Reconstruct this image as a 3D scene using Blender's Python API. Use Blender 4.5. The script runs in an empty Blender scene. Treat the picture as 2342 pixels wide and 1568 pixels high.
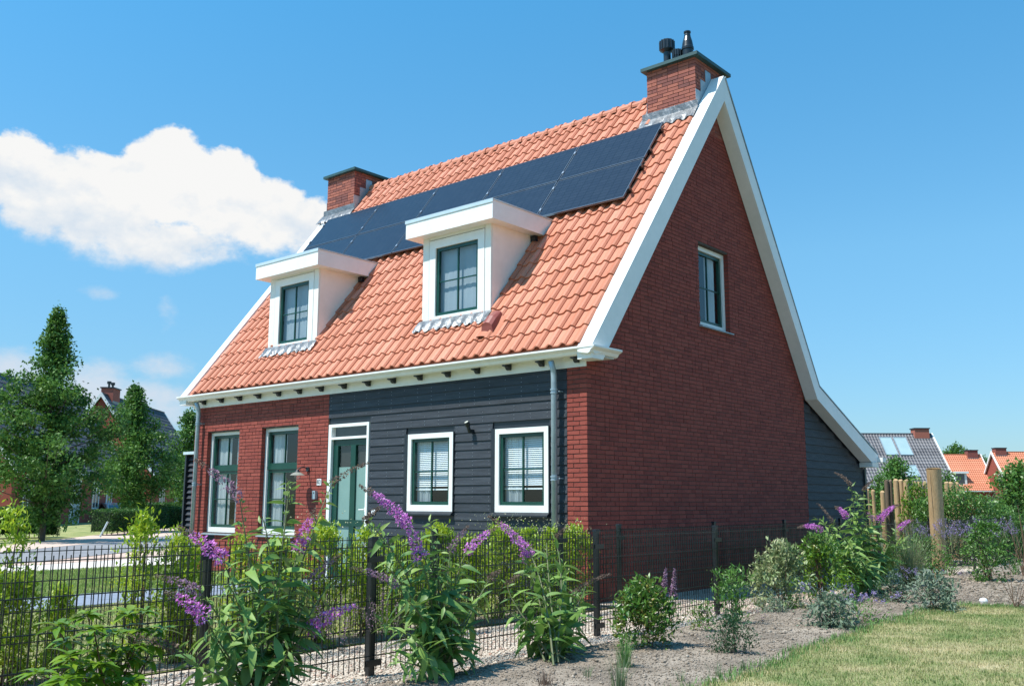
import bpy, math, random
import numpy as np
from mathutils import Matrix, Vector
rng = np.random.default_rng(7); random.seed(7)
SC = bpy.context.scene
COL = SC.collection
# ------------------------------------------------------------------ camera
YAW, PITCH, ROLL, FOC = -0.70620761, 0.16500369, 0.0030342, 2182.87   # FOC in units of 1/2342 picture width
CAMP = np.array([7.467, -10.297, 1.295])
def cam_axes():
    c, s = math.cos(YAW), math.sin(YAW); cp, sp = math.cos(PITCH), math.sin(PITCH)
    F = np.array([s*cp, c*cp, sp]); r = np.array([c, -s, 0.0]); u = np.cross(r, F)
    a, b = math.cos(ROLL), math.sin(ROLL)
    return a*r+b*u, -b*r+a*u, F
RT, UP, FW = cam_axes()
cam = bpy.data.objects.new('camera', bpy.data.cameras.new('camera'))
COL.objects.link(cam)
cam.matrix_world = Matrix(((RT[0], UP[0], -FW[0], CAMP[0]), (RT[1], UP[1], -FW[1], CAMP[1]), (RT[2], UP[2], -FW[2], CAMP[2]), (0, 0, 0, 1)))
cam.data.sensor_width = 36.0
cam.data.lens = FOC/2342*36.0
cam.data.clip_end = 3000
SC.camera = cam
def ray(x, y):
    return RT*((x-1171)/FOC) - UP*((y-784)/FOC) + FW
def gz(x, y, z=0.0):
    d = ray(x, y); t = (z-CAMP[2])/d[2]; return CAMP+t*d
def gX(x, y, X):
    d = ray(x, y); t = (X-CAMP[0])/d[0]; return CAMP+t*d
def at(x, depth, z=0.0):
    d = ray(x, 1150.0); return np.array([*(CAMP+d*depth)[:2], z])
def zat(y, depth, x=1171):   # height of picture row y at that depth
    return float((CAMP+ray(x, y)*depth)[2])
# ------------------------------------------------------------------ world, sun
SUN = np.array([0.245, 0.526, -1.0]); SUN /= np.linalg.norm(SUN)
el = math.asin(-SUN[2]); sun_az = math.atan2(-SUN[0], -SUN[1])     # azimuth of the sun, from +Y towards +X
sl = bpy.data.lights.new('sun', 'SUN'); sl.energy = 4.9; sl.angle = math.radians(0.53); sl.color = (1.0, 0.955, 0.88)
so = bpy.data.objects.new('sun', sl); COL.objects.link(so)
so.rotation_euler = Vector(tuple(SUN)).to_track_quat('-Z', 'Y').to_euler(); so.location = (-8, -16, 30)
SC.view_settings.view_transform = 'Standard'; SC.view_settings.look = 'None'; SC.view_settings.exposure = 0.47
SC.view_settings.gamma = 1.0; SC.view_settings.use_curve_mapping = False
W = bpy.data.worlds.new('World'); SC.world = W; W.use_nodes = True
def build_world():
    nt = W.node_tree; N = nt.nodes; Lk = nt.links; N.clear()
    out = N.new('ShaderNodeOutputWorld'); bg = N.new('ShaderNodeBackground'); Lk.new(bg.outputs[0], out.inputs[0])
    sky = N.new('ShaderNodeTexSky'); sky.sky_type = 'NISHITA'; sky.sun_disc = False
    sky.sun_elevation = el; sky.sun_rotation = sun_az; sky.altitude = 0; sky.air_density = 1.0; sky.dust_density = 0.35; sky.ozone_density = 2.2
    bg.inputs[1].default_value = 0.15
    def M(op, a, b=None, c=None):
        n = N.new('ShaderNodeMath'); n.operation = op
        for i, v in enumerate((a, b, c)):
            if v is None: continue
            if isinstance(v, (int, float)): n.inputs[i].default_value = v
            else: Lk.new(v, n.inputs[i])
        return n.outputs[0]
    tint = N.new('ShaderNodeMix'); tint.data_type = 'RGBA'; tint.blend_type = 'MULTIPLY'; tint.inputs[0].default_value = 1
    Lk.new(sky.outputs[0], tint.inputs[6])
    tc = N.new('ShaderNodeTexCoord'); sep = N.new('ShaderNodeSeparateXYZ'); Lk.new(tc.outputs['Generated'], sep.inputs[0])
    X, Y, Z = sep.outputs
    az = M('ARCTAN2', X, Y); ele = M('ARCSINE', Z)
    rp = N.new('ShaderNodeValToRGB'); Lk.new(ele, rp.inputs[0]); e = rp.color_ramp.elements
    e[0].position = 0.02; e[0].color = SKYLO; e[1].position = .62; e[1].color = SKYHI; k = e.new(.25); k.color = SKYMID
    Lk.new(rp.outputs[0], tint.inputs[7])
    def noise(scale, detail, rough, off=0):
        mp = N.new('ShaderNodeMapping'); mp.inputs['Location'].default_value = (off, off*.7, 0); mp.inputs['Scale'].default_value = (1, 1, 1.5)
        Lk.new(tc.outputs['Generated'], mp.inputs[0])
        n = N.new('ShaderNodeTexNoise'); n.inputs['Scale'].default_value = scale; n.inputs['Detail'].default_value = detail; n.inputs['Roughness'].default_value = rough
        Lk.new(mp.outputs[0], n.inputs['Vector']); return n.outputs[0]
    n1 = noise(9, 7, .58); n2 = noise(30, 6, .62, 3.1)
    def dirn(px, py):
        d = ray(px, py); d = d/np.linalg.norm(d); return math.atan2(d[0], d[1]), math.asin(d[2])
    # cloud bodies in sky coordinates: centre and radii (radians)
    blobs = [(40, 380, 110, 100, .75), (120, 450, 150, 115, .95), (240, 460, 170, 125, 1.2), (385, 405, 135, 128, 1.35), (500, 445, 135, 120, 1.2),
             (600, 500, 120, 105, 1.0), (690, 520, 95, 85, .7), (360, 560, 250, 75, .9), (-120, 420, 160, 120, .8),
             (20, 870, 130, 100, .75), (215, 880, 95, 80, .8), (330, 930, 130, 75, .7), (365, 835, 110, 50, .42), (225, 670, 90, 34, .26), (385, 715, 48, 90, .26)]
    dens = None
    for (px, py, rx, ry, amp) in blobs:
        a0, e0 = dirn(px, py); a1, _ = dirn(px+rx, py); _, e1 = dirn(px, py-ry)
        ra = abs(a1-a0); re = abs(e1-e0)
        u = M('MULTIPLY', M('SUBTRACT', az, a0), 1/ra); v = M('MULTIPLY', M('SUBTRACT', ele, e0), 1/re)
        r2 = M('ADD', M('MULTIPLY', u, u), M('MULTIPLY', v, v))
        g = M('SUBTRACT', amp, M('MULTIPLY', M('MINIMUM', r2, 2.0), max(amp, .85)))
        dens = g if dens is None else M('SMOOTH_MAX', dens, g, .35)
    # the same fair-weather cloud goes on round the rest of the sky
    far = M('SUBTRACT', M('MULTIPLY', noise(2.6, 6, .55, 7.3), 2.6), 1.62)
    lo = M('MULTIPLY', M('SUBTRACT', .62, ele), 2.0)
    back = M('MULTIPLY', M('SUBTRACT', -.35, M('ADD', M('MULTIPLY', X, -.25), Y)), 3.0)
    back = M('MINIMUM', M('MAXIMUM', back, 0.0), 1.0)
    far = M('ADD', M('MULTIPLY', M('MINIMUM', far, lo), back), M('MULTIPLY', M('SUBTRACT', 1.0, back), -1.0))
    dens = M('MAXIMUM', dens, far)
    nn = M('ADD', M('MULTIPLY', M('SUBTRACT', n1, .5), 1.5), M('MULTIPLY', M('SUBTRACT', n2, .5), 1.05))
    d = M('ADD', M('SUBTRACT', dens, .12), nn)
    a1, e1 = dirn(400, 300); a2, e2 = dirn(400, 640)
    hg = M('MULTIPLY', M('SUBTRACT', ele, e2), 1/(e1-e2)); hg = M('MINIMUM', M('MAXIMUM', M('ADD', M('MULTIPLY', hg, 1.5), .3), .4), 1.25)
    d = M('MULTIPLY', d, hg)
    mr = N.new('ShaderNodeMapRange'); mr.interpolation_type = 'SMOOTHSTEP'; Lk.new(d, mr.inputs[0]); mr.inputs[1].default_value = -.03; mr.inputs[2].default_value = .32
    # the sunlit heads are white, the undersides grey-blue
    n3 = noise(9, 7, .58, 0.0); mp3 = n3.node.inputs['Vector'].links[0].from_node; mp3.inputs['Location'].default_value = (0, 0, .022)
    n4 = noise(3.1, 4, .5, 5.5)
    a1, e1 = dirn(400, 300); a2, e2 = dirn(400, 640)
    hgt = M('MULTIPLY', M('SUBTRACT', ele, e2), 1/(e1-e2))
    sh = M('ADD', M('ADD', M('MULTIPLY', hgt, .95), M('MULTIPLY', M('SUBTRACT', n1, n3), 2.4)), M('MULTIPLY', M('SUBTRACT', n4, .5), 1.3))
    cl = N.new('ShaderNodeValToRGB'); Lk.new(sh, cl.inputs[0])
    cl.color_ramp.elements[0].position = .0; cl.color_ramp.elements[0].color = (3.1, 3.6, 4.15, 1); cl.color_ramp.elements[1].position = .55; cl.color_ramp.elements[1].color = (4.5, 4.5, 4.46, 1)
    mx = N.new('ShaderNodeMix'); mx.data_type = 'RGBA'; Lk.new(mr.outputs[0], mx.inputs[0]); Lk.new(tint.outputs[2], mx.inputs[6]); Lk.new(cl.outputs[0], mx.inputs[7])
    Lk.new(mx.outputs[2], bg.inputs[0])
SKYLO, SKYMID, SKYHI = (.37, .48, .60, 1), (.51, .84, .88, 1), (.35, 1.08, 1.22, 1)      # one grade by height all round the sky
build_world()
# ------------------------------------------------------------------ materials
MATS = {}
def _nodes(name):
    m = bpy.data.materials.new(name); m.use_nodes = True; nt = m.node_tree; nt.nodes.clear(); return m, nt
def pmat(name, cols, rough=.6, metal=0, src=None, scale=6, nmix=.5, bump=0, bscale=60, spec=.5, transl=0, detail=4, stretch=None, fine=0, coat=0):
    """cols: list of colours spread over a random value (src: 'obj','attr') blended with noise."""
    m, nt = _nodes(name); N, L = nt.nodes, nt.links
    out = N.new('ShaderNodeOutputMaterial'); b = N.new('ShaderNodeBsdfPrincipled')
    b.inputs['Roughness'].default_value = rough; b.inputs['Metallic'].default_value = metal; b.inputs['Specular IOR Level'].default_value = spec
    if coat: b.inputs['Coat Weight'].default_value = coat
    tc = N.new('ShaderNodeNewGeometry'); vec = tc.outputs['Position']
    if stretch:
        mp = N.new('ShaderNodeMapping'); mp.inputs['Scale'].default_value = stretch; L.new(vec, mp.inputs[0]); vec = mp.outputs[0]
    nz = N.new('ShaderNodeTexNoise'); nz.inputs['Scale'].default_value = scale; nz.inputs['Detail'].default_value = detail; L.new(vec, nz.inputs['Vector'])
    fac = nz.outputs[0]
    mr = N.new('ShaderNodeMapRange'); L.new(fac, mr.inputs[0]); mr.inputs[1].default_value = .3; mr.inputs[2].default_value = .7; fac = mr.outputs[0]
    if src:
        if src == 'obj':
            o = N.new('ShaderNodeObjectInfo'); r = o.outputs['Random']
        else:
            o = N.new('ShaderNodeAttribute'); o.attribute_name = 'rnd'; r = o.outputs['Fac']
        mx = N.new('ShaderNodeMix'); mx.data_type = 'FLOAT'; mx.inputs[0].default_value = nmix; L.new(r, mx.inputs[2]); L.new(fac, mx.inputs[3]); fac = mx.outputs[0]
    cr = N.new('ShaderNodeValToRGB'); L.new(fac, cr.inputs[0])
    e = cr.color_ramp.elements
    while len(e) < len(cols): e.new(.5)
    for i, c in enumerate(cols):
        e[i].position = i/max(1, len(cols)-1); e[i].color = (*c, 1)
    col = cr.outputs[0]
    if fine:
        n2 = N.new('ShaderNodeTexNoise'); n2.inputs['Scale'].default_value = bscale; n2.inputs['Detail'].default_value = 3; L.new(vec, n2.inputs['Vector'])
        m2 = N.new('ShaderNodeMapRange'); L.new(n2.outputs[0], m2.inputs[0]); m2.inputs[1].default_value = .25; m2.inputs[2].default_value = .75
        m2.inputs[3].default_value = 1-fine; m2.inputs[4].default_value = 1+fine
        mm = N.new('ShaderNodeVectorMath'); mm.operation = 'SCALE'; L.new(col, mm.inputs[0]); L.new(m2.outputs[0], mm.inputs['Scale']); col = mm.outputs[0]
    L.new(col, b.inputs['Base Color'])
    if bump:
        bn = N.new('ShaderNodeTexNoise'); bn.inputs['Scale'].default_value = bscale; bn.inputs['Detail'].default_value = 4; L.new(vec, bn.inputs['Vector'])
        bp = N.new('ShaderNodeBump'); bp.inputs['Strength'].default_value = bump; bp.inputs['Distance'].default_value = .01; L.new(bn.outputs[0], bp.inputs['Height'])
        L.new(bp.outputs[0], b.inputs['Normal'])
    sh = b.outputs[0]
    if transl:
        t = N.new('ShaderNodeBsdfTranslucent'); L.new(col, t.inputs[0])
        ms = N.new('ShaderNodeMixShader'); ms.inputs[0].default_value = transl; L.new(sh, ms.inputs[1]); L.new(t.outputs[0], ms.inputs[2]); sh = ms.outputs[0]
    L.new(sh, out.inputs[0]); MATS[name] = m; return m
BRC = [(.17, .030, .022), (.225, .041, .029), (.255, .048, .033), (.28, .058, .040), (.21, .038, .028)]
for nm, s in (('brick', 'obj'), ('brick_joined', 'attr')): pmat(nm, BRC, .85, src=s, nmix=.22, scale=9, bump=.5, bscale=90, fine=.22)
CHC = [(.15, .055, .05), (.23, .07, .055), (.32, .10, .07), (.37, .12, .08)]
for nm, s in (('chimney_brick', 'obj'), ('chimney_brick_joined', 'attr')): pmat(nm, CHC, .85, src=s, nmix=.15, scale=9, bump=.4, bscale=90, fine=.15)
pmat('mortar', [(.055, .042, .037), (.095, .075, .065)], .95, scale=14, bump=.4, bscale=120)
TLC = [(.39, .128, .066), (.49, .174, .098), (.56, .226, .142)]
for nm, s in (('roof_tile', 'obj'), ('roof_tile_joined', 'attr')): pmat(nm, TLC, .62, src=s, nmix=.3, scale=2.6, bump=.2, bscale=40, fine=.12)
pmat('roof_tile_orange', [(.48, .15, .07), (.58, .21, .11)], .6, src='attr', nmix=.3, scale=2)
pmat('roof_tile_grey', [(.055, .055, .065), (.11, .11, .12), (.15, .145, .155)], .5, src='attr', nmix=.3, scale=2)
pmat('roof_tile_dark', [(.06, .065, .07), (.10, .10, .11)], .5, src='attr', nmix=.3, scale=2)
pmat('white_paint', [(.74, .75, .73), (.80, .80, .785)], .38, scale=2.5, fine=.03, bscale=12)
pmat('cream_paint', [(.72, .71, .66), (.78, .77, .73)], .45, scale=2.0, fine=.03, bscale=10)
pmat('soffit_paint', [(.50, .50, .46), (.58, .58, .54)], .6, scale=2)
pmat('green_paint', [(.003, .040, .028), (.005, .056, .039)], .3, scale=4)
pmat('cap_green', [(.018, .060, .064), (.028, .082, .086)], .5, scale=5, bump=.2)
pmat('black_wood', [(.010, .014, .019), (.022, .028, .038), (.042, .051, .064)], .62, src='obj', nmix=.65, scale=3.2, bump=.35, bscale=26, stretch=(.6, 1, 9), fine=.25)
pmat('black_trim', [(.010, .014, .020), (.018, .024, .032)], .4, scale=5)
pmat('nail', [(.75, .77, .8), (.8, .8, .82)], .3, metal=.6)
pmat('zinc', [(.28, .36, .41), (.36, .44, .49)], .42, metal=.35, scale=5, fine=.06, bscale=20)
pmat('lead', [(.10, .11, .12), (.24, .255, .27)], .42, metal=.4, scale=9, bump=.8, bscale=30)
pmat('black_metal', [(.010, .012, .014), (.018, .021, .024)], .28, scale=6, spec=.6)
pmat('wire', [(.007, .010, .011), (.012, .016, .017)], .3, scale=6, spec=.6)
pmat('interior', [(.012, .012, .012), (.02, .02, .018)], .9)
pmat('curtain', [(.30, .34, .36), (.50, .54, .56)], .9, scale=7, stretch=(6, 1, .2))
pmat('blind', [(.74, .79, .83), (.80, .84, .87)], .7, scale=4)
pmat('net_sky_reflection', [(.20, .26, .31), (.27, .33, .38)], .8, scale=1.5)  # white sheers; sky reflection of the dormer panes put into the blue-grey
pmat('frosted', [(.17, .29, .26), (.20, .32, .29)], .35, scale=3)
pmat('lamp_glass', [(.55, .55, .48), (.6, .6, .52)], .2)
pmat('shade_glass', [(.40, .42, .38), (.46, .48, .43)], .15, transl=.45)
pmat('solar_frame', [(.10, .12, .15), (.13, .16, .19)], .3, metal=.6)
pmat('rail', [(.5, .52, .55), (.6, .62, .64)], .3, metal=.8)
pmat('rose_vent', [(.22, .055, .045), (.28, .07, .055)], .5)
pmat('slate_trim', [(.52, .62, .65), (.6, .68, .70)], .35, metal=.3)
pmat('soil', [(.13, .105, .08), (.235, .19, .145), (.34, .285, .225)], .95, scale=2.2, bump=1.0, bscale=45, detail=8, fine=.35)
pmat('clod', [(.12, .095, .07), (.24, .195, .15), (.38, .325, .265)], .95, src='attr', nmix=.2, scale=20)
pmat('gravel', [(.36, .29, .22), (.50, .42, .34), (.62, .55, .46)], .9, scale=38, bump=1.0, bscale=90, detail=3, fine=.35)
pmat('pebble', [(.28, .21, .16), (.52, .44, .36), (.68, .62, .53), (.42, .25, .19)], .8, src='attr', nmix=.0)
pmat('lawn_dry', [(.13, .17, .05), (.26, .25, .11), (.40, .34, .19)], .95, scale=1.6, detail=8, bump=.6, bscale=60, fine=.35)
pmat('garden_lawn', [(.13, .18, .05), (.26, .28, .09), (.40, .34, .17)], .95, scale=1.5, detail=8, bump=.5, bscale=50, fine=.35)
pmat('grass_blade', [(.09, .20, .04), (.22, .28, .085), (.44, .39, .19), (.58, .48, .29)], .7, src='attr', nmix=.55, scale=1.6, detail=7, transl=.3)
pmat('lawn_edge_blade', [(.07, .19, .05), (.13, .26, .07), (.22, .32, .09)], .7, src='attr', nmix=.3, scale=2, transl=.3)
pmat('garden_blade', [(.12, .24, .05), (.24, .34, .08), (.42, .40, .17)], .7, src='attr', nmix=.5, scale=1.6, transl=.3)
pmat('blue_paving', [(.20, .235, .30), (.26, .295, .36)], .7, src='attr', nmix=.3, scale=3, fine=.1)
pmat('pink_paving', [(.46, .33, .26), (.60, .46, .38)], .85, src='attr', nmix=.5, scale=.8, fine=.2)
pmat('pale_paving', [(.55, .50, .45), (.68, .63, .58)], .85, src='attr', nmix=.4, scale=.9, fine=.15)
pmat('road', [(.19, .19, .20), (.25, .25, .26)], .85, scale=.7, fine=.12, bscale=25)
pmat('ground', [(.09, .11, .04), (.15, .15, .07)], .95, scale=.3, fine=.2, bscale=5)
pmat('log_wood', [(.32, .21, .10), (.50, .35, .19)], .8, src='obj', nmix=.6, scale=6, stretch=(3, 3, .35), bump=.4, bscale=30, fine=.2)
pmat('log_wood_end', [(.42, .27, .2), (.5, .34, .25)], .8)
pmat('log_wood_old', [(.10, .075, .05), (.16, .12, .08)], .85, src='obj', nmix=.6, scale=6, stretch=(3, 3, .35), bump=.4, bscale=30)
pmat('bark', [(.06, .045, .03), (.11, .085, .06)], .9, scale=12, bump=.6, bscale=30)
pmat('stem_green', [(.09, .13, .05), (.16, .16, .08)], .7, scale=20)
pmat('twig', [(.10, .055, .035), (.16, .09, .055)], .8, scale=20)
def leafmat(name, cols, **k):
    k.setdefault('rough', .48); k.setdefault('transl', .3)
    return pmat(name, cols, src=k.pop('src', 'attr'), nmix=k.pop('nmix', .25), scale=k.pop('scale', 3), **k)
leafmat('tree_leaf', [(.025, .085, .02), (.075, .18, .03), (.17, .30, .05)], rough=.5, transl=.3, spec=.3)
leafmat('buddleia_leaf', [(.06, .14, .035), (.12, .24, .055), (.23, .37, .075), (.20, .31, .11)], src='obj', rough=.5)
leafmat('buddleia_small_leaf', [(.09, .19, .045), (.19, .32, .07), (.32, .43, .11)])
leafmat('privet_leaf', [(.09, .20, .015), (.24, .38, .025), (.42, .52, .035), (.54, .53, .05)], rough=.4, transl=.42)
leafmat('hedge_leaf', [(.015, .07, .014), (.04, .125, .018), (.11, .22, .03)], rough=.5)
leafmat('bright_leaf', [(.06, .15, .012), (.12, .24, .015), (.19, .29, .02)], rough=.3, transl=.35)
leafmat('red_tip_leaf', [(.03, .12, .02), (.08, .19, .03), (.14, .24, .04), (.34, .13, .06)], rough=.35)
leafmat('variegated_leaf', [(.07, .15, .05), (.20, .28, .11), (.40, .43, .22), (.58, .56, .38)], rough=.45)
leafmat('sage_leaf', [(.11, .17, .11), (.18, .25, .16), (.26, .27, .25)], rough=.7)
leafmat('dark_leaf', [(.012, .055, .025), (.03, .09, .03), (.05, .12, .05)], rough=.5)
leafmat('lavender_leaf', [(.035, .09, .045), (.08, .14, .075), (.10, .16, .09)], rough=.6)
leafmat('mid_leaf', [(.04, .13, .025), (.09, .21, .035), (.17, .29, .055)], rough=.4)
leafmat('reed_leaf', [(.08, .16, .07), (.16, .22, .11), (.30, .28, .16)], rough=.6)
leafmat('purple_flower', [(.36, .06, .36), (.56, .14, .54), (.68, .24, .66), (.82, .50, .80)], rough=.6, nmix=.1)
leafmat('lilac_flower', [(.22, .16, .38), (.33, .25, .52), (.42, .34, .58)], rough=.6, nmix=.1)
leafmat('mauve_flower', [(.22, .13, .20), (.33, .18, .30), (.30, .22, .22)], rough=.7, nmix=.1)
leafmat('dead_flower', [(.10, .065, .055), (.19, .13, .10), (.26, .20, .15)], rough=.8, nmix=.1)
leafmat('cream_flower', [(.5, .5, .28), (.65, .62, .42)], rough=.7, nmix=.1)
pmat('car_paint', [(.55, .57, .62), (.6, .62, .66)], .2, metal=.3, coat=.6)
pmat('car_glass', [(.03, .035, .045), (.05, .05, .06)], .05, spec=1)
pmat('tyre', [(.02, .02, .02), (.03, .03, .03)], .8)
pmat('wall_shade_brick', [(.22, .05, .035), (.32, .08, .05)], .9, src='attr', nmix=.3, scale=2)
pmat('stone_white', [(.7, .7, .68), (.78, .78, .76)], .6, scale=20, bump=.3)
pmat('ink', [(.03, .05, .07), (.04, .06, .08)], .5)
def glassmat(name, dark=.0, gloss=1.0, tint=(.95, .98, .98)):
    m, nt = _nodes(name); N, L = nt.nodes, nt.links
    out = N.new('ShaderNodeOutputMaterial'); g = N.new('ShaderNodeBsdfGlossy'); g.inputs['Roughness'].default_value = .012
    g.inputs[0].default_value = (gloss, gloss, gloss, 1)
    t = N.new('ShaderNodeBsdfTransparent'); t.inputs[0].default_value = (*tint, 1)
    f = N.new('ShaderNodeFresnel'); ge = N.new('ShaderNodeNewGeometry'); mi = N.new('ShaderNodeMix'); mi.data_type = 'FLOAT'   # a pane of glass: the same index from either side
    L.new(ge.outputs['Backfacing'], mi.inputs[0]); mi.inputs[2].default_value = 1.62; mi.inputs[3].default_value = 1/1.62; L.new(mi.outputs[0], f.inputs[0])
    mx = N.new('ShaderNodeMixShader'); L.new(f.outputs[0], mx.inputs[0]); L.new(t.outputs[0], mx.inputs[1]); L.new(g.outputs[0], mx.inputs[2]); L.new(mx.outputs[0], out.inputs[0])
    MATS[name] = m
glassmat('glass')
def solarmat():
    m, nt = _nodes('solar_cell'); N, L = nt.nodes, nt.links
    out = N.new('ShaderNodeOutputMaterial'); b = N.new('ShaderNodeBsdfPrincipled'); L.new(b.outputs[0], out.inputs[0])
    tc = N.new('ShaderNodeTexCoord'); br = N.new('ShaderNodeTexBrick'); L.new(tc.outputs['Object'], br.inputs['Vector'])
    br.offset = 0; br.inputs['Scale'].default_value = 1; br.inputs['Brick Width'].default_value = .17; br.inputs['Row Height'].default_value = .083
    br.inputs['Mortar Size'].default_value = .004; br.inputs['Color1'].default_value = (.019, .025, .040, 1); br.inputs['Color2'].default_value = (.023, .030, .046, 1)
    br.inputs['Mortar'].default_value = (.006, .008, .012, 1)
    L.new(br.outputs[0], b.inputs['Base Color']); b.inputs['Roughness'].default_value = .2; b.inputs['Specular IOR Level'].default_value = .32
    MATS['solar_cell'] = m
solarmat()
# ------------------------------------------------------------------ mesh helpers
class MB:
    def __init__(s): s.v = []; s.f = []; s.r = []; s.m = []
    def add(s, V, F, r=None, m=0):
        o = len(s.v); s.v.extend([tuple(map(float, p)) for p in V]); r = random.random() if r is None else r
        for q in F: s.f.append([i+o for i in q]); s.r.append(r); s.m.append(m)
    def box(s, x0, x1, y0, y1, z0, z1, r=None, m=0, jit=0):
        x0, x1 = sorted((x0, x1)); y0, y1 = sorted((y0, y1)); z0, z1 = sorted((z0, z1))
        V = [(x0, y0, z0), (x1, y0, z0), (x1, y1, z0), (x0, y1, z0), (x0, y0, z1), (x1, y0, z1), (x1, y1, z1), (x0, y1, z1)]
        if jit: V = [tuple(c+random.uniform(-jit, jit) for c in p) for p in V]
        s.add(V, [(0, 3, 2, 1), (4, 5, 6, 7), (0, 1, 5, 4), (1, 2, 6, 5), (2, 3, 7, 6), (3, 0, 4, 7)], r, m)
    def prism(s, poly, a0, a1, axis='x', r=None, m=0):
        """poly: points in the plane across axis: x->(y,z), y->(x,z), z->(x,y)"""
        def P(p, a): return {'x': (a, p[0], p[1]), 'y': (p[0], a, p[1]), 'z': (p[0], p[1], a)}[axis]
        n = len(poly); V = [P(p, a0) for p in poly]+[P(p, a1) for p in poly]
        F = [list(range(n))[::-1], list(range(n, 2*n))]+[(i, (i+1) % n, n+(i+1) % n, n+i) for i in range(n)]
        s.add(V, F, r, m)
    def tube(s, pts, rad, n=8, r=None, m=0, cap=True):
        pts = [Vector(p) for p in pts]; k = len(pts); rad = [rad]*k if isinstance(rad, (int, float)) else rad
        r = random.random() if r is None else r; o = len(s.v); up = Vector((0, 0, 1))
        t0 = (pts[-1]-pts[0]); ref = Vector((1, 0, 0)) if abs(t0.normalized().z) > .7 else up
        for i, p in enumerate(pts):
            t = (pts[min(i+1, k-1)]-pts[max(i-1, 0)]).normalized(); a = t.cross(ref).normalized(); b = t.cross(a)
            for j in range(n):
                th = 2*math.pi*j/n; q = p+(a*math.cos(th)+b*math.sin(th))*rad[i]; s.v.append(tuple(q))
        for i in range(k-1):
            for j in range(n):
                s.f.append([o+i*n+j, o+i*n+(j+1) % n, o+(i+1)*n+(j+1) % n, o+(i+1)*n+j]); s.r.append(r); s.m.append(m)
        if cap:
            for base, rev in ((o, False), (o+(k-1)*n, True)):
                q = list(range(base, base+n)); s.f.append(q if rev else q[::-1]); s.r.append(r); s.m.append(m)
    def build(s, name, mats, parent=None, smooth=False):
        me = bpy.data.meshes.new(name); me.from_pydata(s.v, [], s.f)
        if isinstance(mats, str): mats = [mats]
        for q in mats: me.materials.append(MATS[q])
        a = me.attributes.new('rnd', 'FLOAT', 'FACE'); a.data.foreach_set('value', s.r)
        if len(mats) > 1: me.polygons.foreach_set('material_index', s.m)
        if smooth: me.polygons.foreach_set('use_smooth', [True]*len(s.f))
        me.validate(); me.update()
        return link(name, me, parent)
def link(name, me, parent=None):
    o = bpy.data.objects.new(name, me); COL.objects.link(o)
    if parent is not None:
        o.parent = parent
        if parent.get('_w'): o.matrix_parent_inverse = Matrix.Translation(-Vector(parent.location))
    return o
def thing(name, loc, label, cat, group=None, world=True, rz=0):
    """Empty at the thing's base; world=True: its children are written in scene coordinates"""
    o = bpy.data.objects.new(name, None); COL.objects.link(o); o.location = tuple(map(float, loc)); o.rotation_euler = (0, 0, rz)
    o.empty_display_size = .3
    o['label'] = label; o['category'] = cat
    if group: o['group'] = group
    if world: o['_w'] = 1
    return o
def tag(o, label, cat, group=None, kind=None):
    if label: o['label'] = label
    if cat: o['category'] = cat
    if group: o['group'] = group
    if kind: o['kind'] = kind
    return o
def struct(o): o['kind'] = 'structure'; return o
def npmesh(name, V, F, mats, rnd=None, smooth=False, midx=None):
    V = np.asarray(V, np.float32); F = np.asarray(F, np.int32); nf, k = F.shape
    me = bpy.data.meshes.new(name); me.vertices.add(len(V)); me.vertices.foreach_set('co', V.ravel())
    me.loops.add(nf*k); me.loops.foreach_set('vertex_index', F.ravel()); me.polygons.add(nf)
    me.polygons.foreach_set('loop_start', np.arange(0, nf*k, k, dtype=np.int32)); me.polygons.foreach_set('loop_total', np.full(nf, k, np.int32))
    for q in ([mats] if isinstance(mats, str) else mats): me.materials.append(MATS[q])
    if midx is not None: me.polygons.foreach_set('material_index', np.asarray(midx, np.int32))
    if smooth: me.polygons.foreach_set('use_smooth', np.ones(nf, bool))
    me.update(calc_edges=True)
    if rnd is not None:
        a = me.attributes.new('rnd', 'FLOAT', 'FACE'); a.data.foreach_set('value', np.asarray(rnd, np.float32))
    return me
# ---- leaves
def leaf_geo(nl=3, w=.3, fold=.25, droop=.35, pointy=1.0):
    """unit leaf along +y, blade normal +z"""
    V = []; F = []
    for i in range(nl+1):
        t = i/nl; hw = w*math.sin(math.pi*min(1, t**.75*.97+.02))**pointy*.5+(.004 if 0 < i < nl else 0)
        z = -droop*t*t; V += [(-hw, t, z+fold*hw), (0, t, z), (hw, t, z+fold*hw)]
    for i in range(nl):
        a = 3*i; F += [(a, a+1, a+4, a+3), (a+1, a+2, a+5, a+4)]
    return np.array(V, float), np.array(F, int)
QUAD = leaf_geo(1, .5, .15, .1)
QUAD = (np.array([(-.02, 0, 0), (.3, .45, .06), (.0, 1, -.08), (-.3, .5, .06)], float), np.array([(0, 1, 2, 3)], int))
LEAF2 = leaf_geo(2, .42, .3, .25)
def frames(D, up=None, twist=.5):
    """rotation matrices whose y axis is D, z near up"""
    D = D/np.maximum(1e-9, np.linalg.norm(D, axis=1, keepdims=True)); n = len(D)
    U = np.tile([0, 0, 1.0], (n, 1))+rng.normal(0, twist, (n, 3)) if up is None else up
    X = np.cross(D, U); X /= np.maximum(1e-9, np.linalg.norm(X, axis=1, keepdims=True)); Z = np.cross(X, D)
    return np.stack([X, D, Z], axis=2)
def scatter(geo, P, R, S):
    BV, BF = geo; S = np.asarray(S, float); S = S[:, None] if S.ndim == 1 else S
    V = np.einsum('nij,kj->nki', R, BV)*S[:, None, :]+np.asarray(P)[:, None, :]
    F = (BF[None]+np.arange(len(P))[:, None, None]*len(BV)).reshape(-1, BF.shape[1])
    return V.reshape(-1, 3), F
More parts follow.
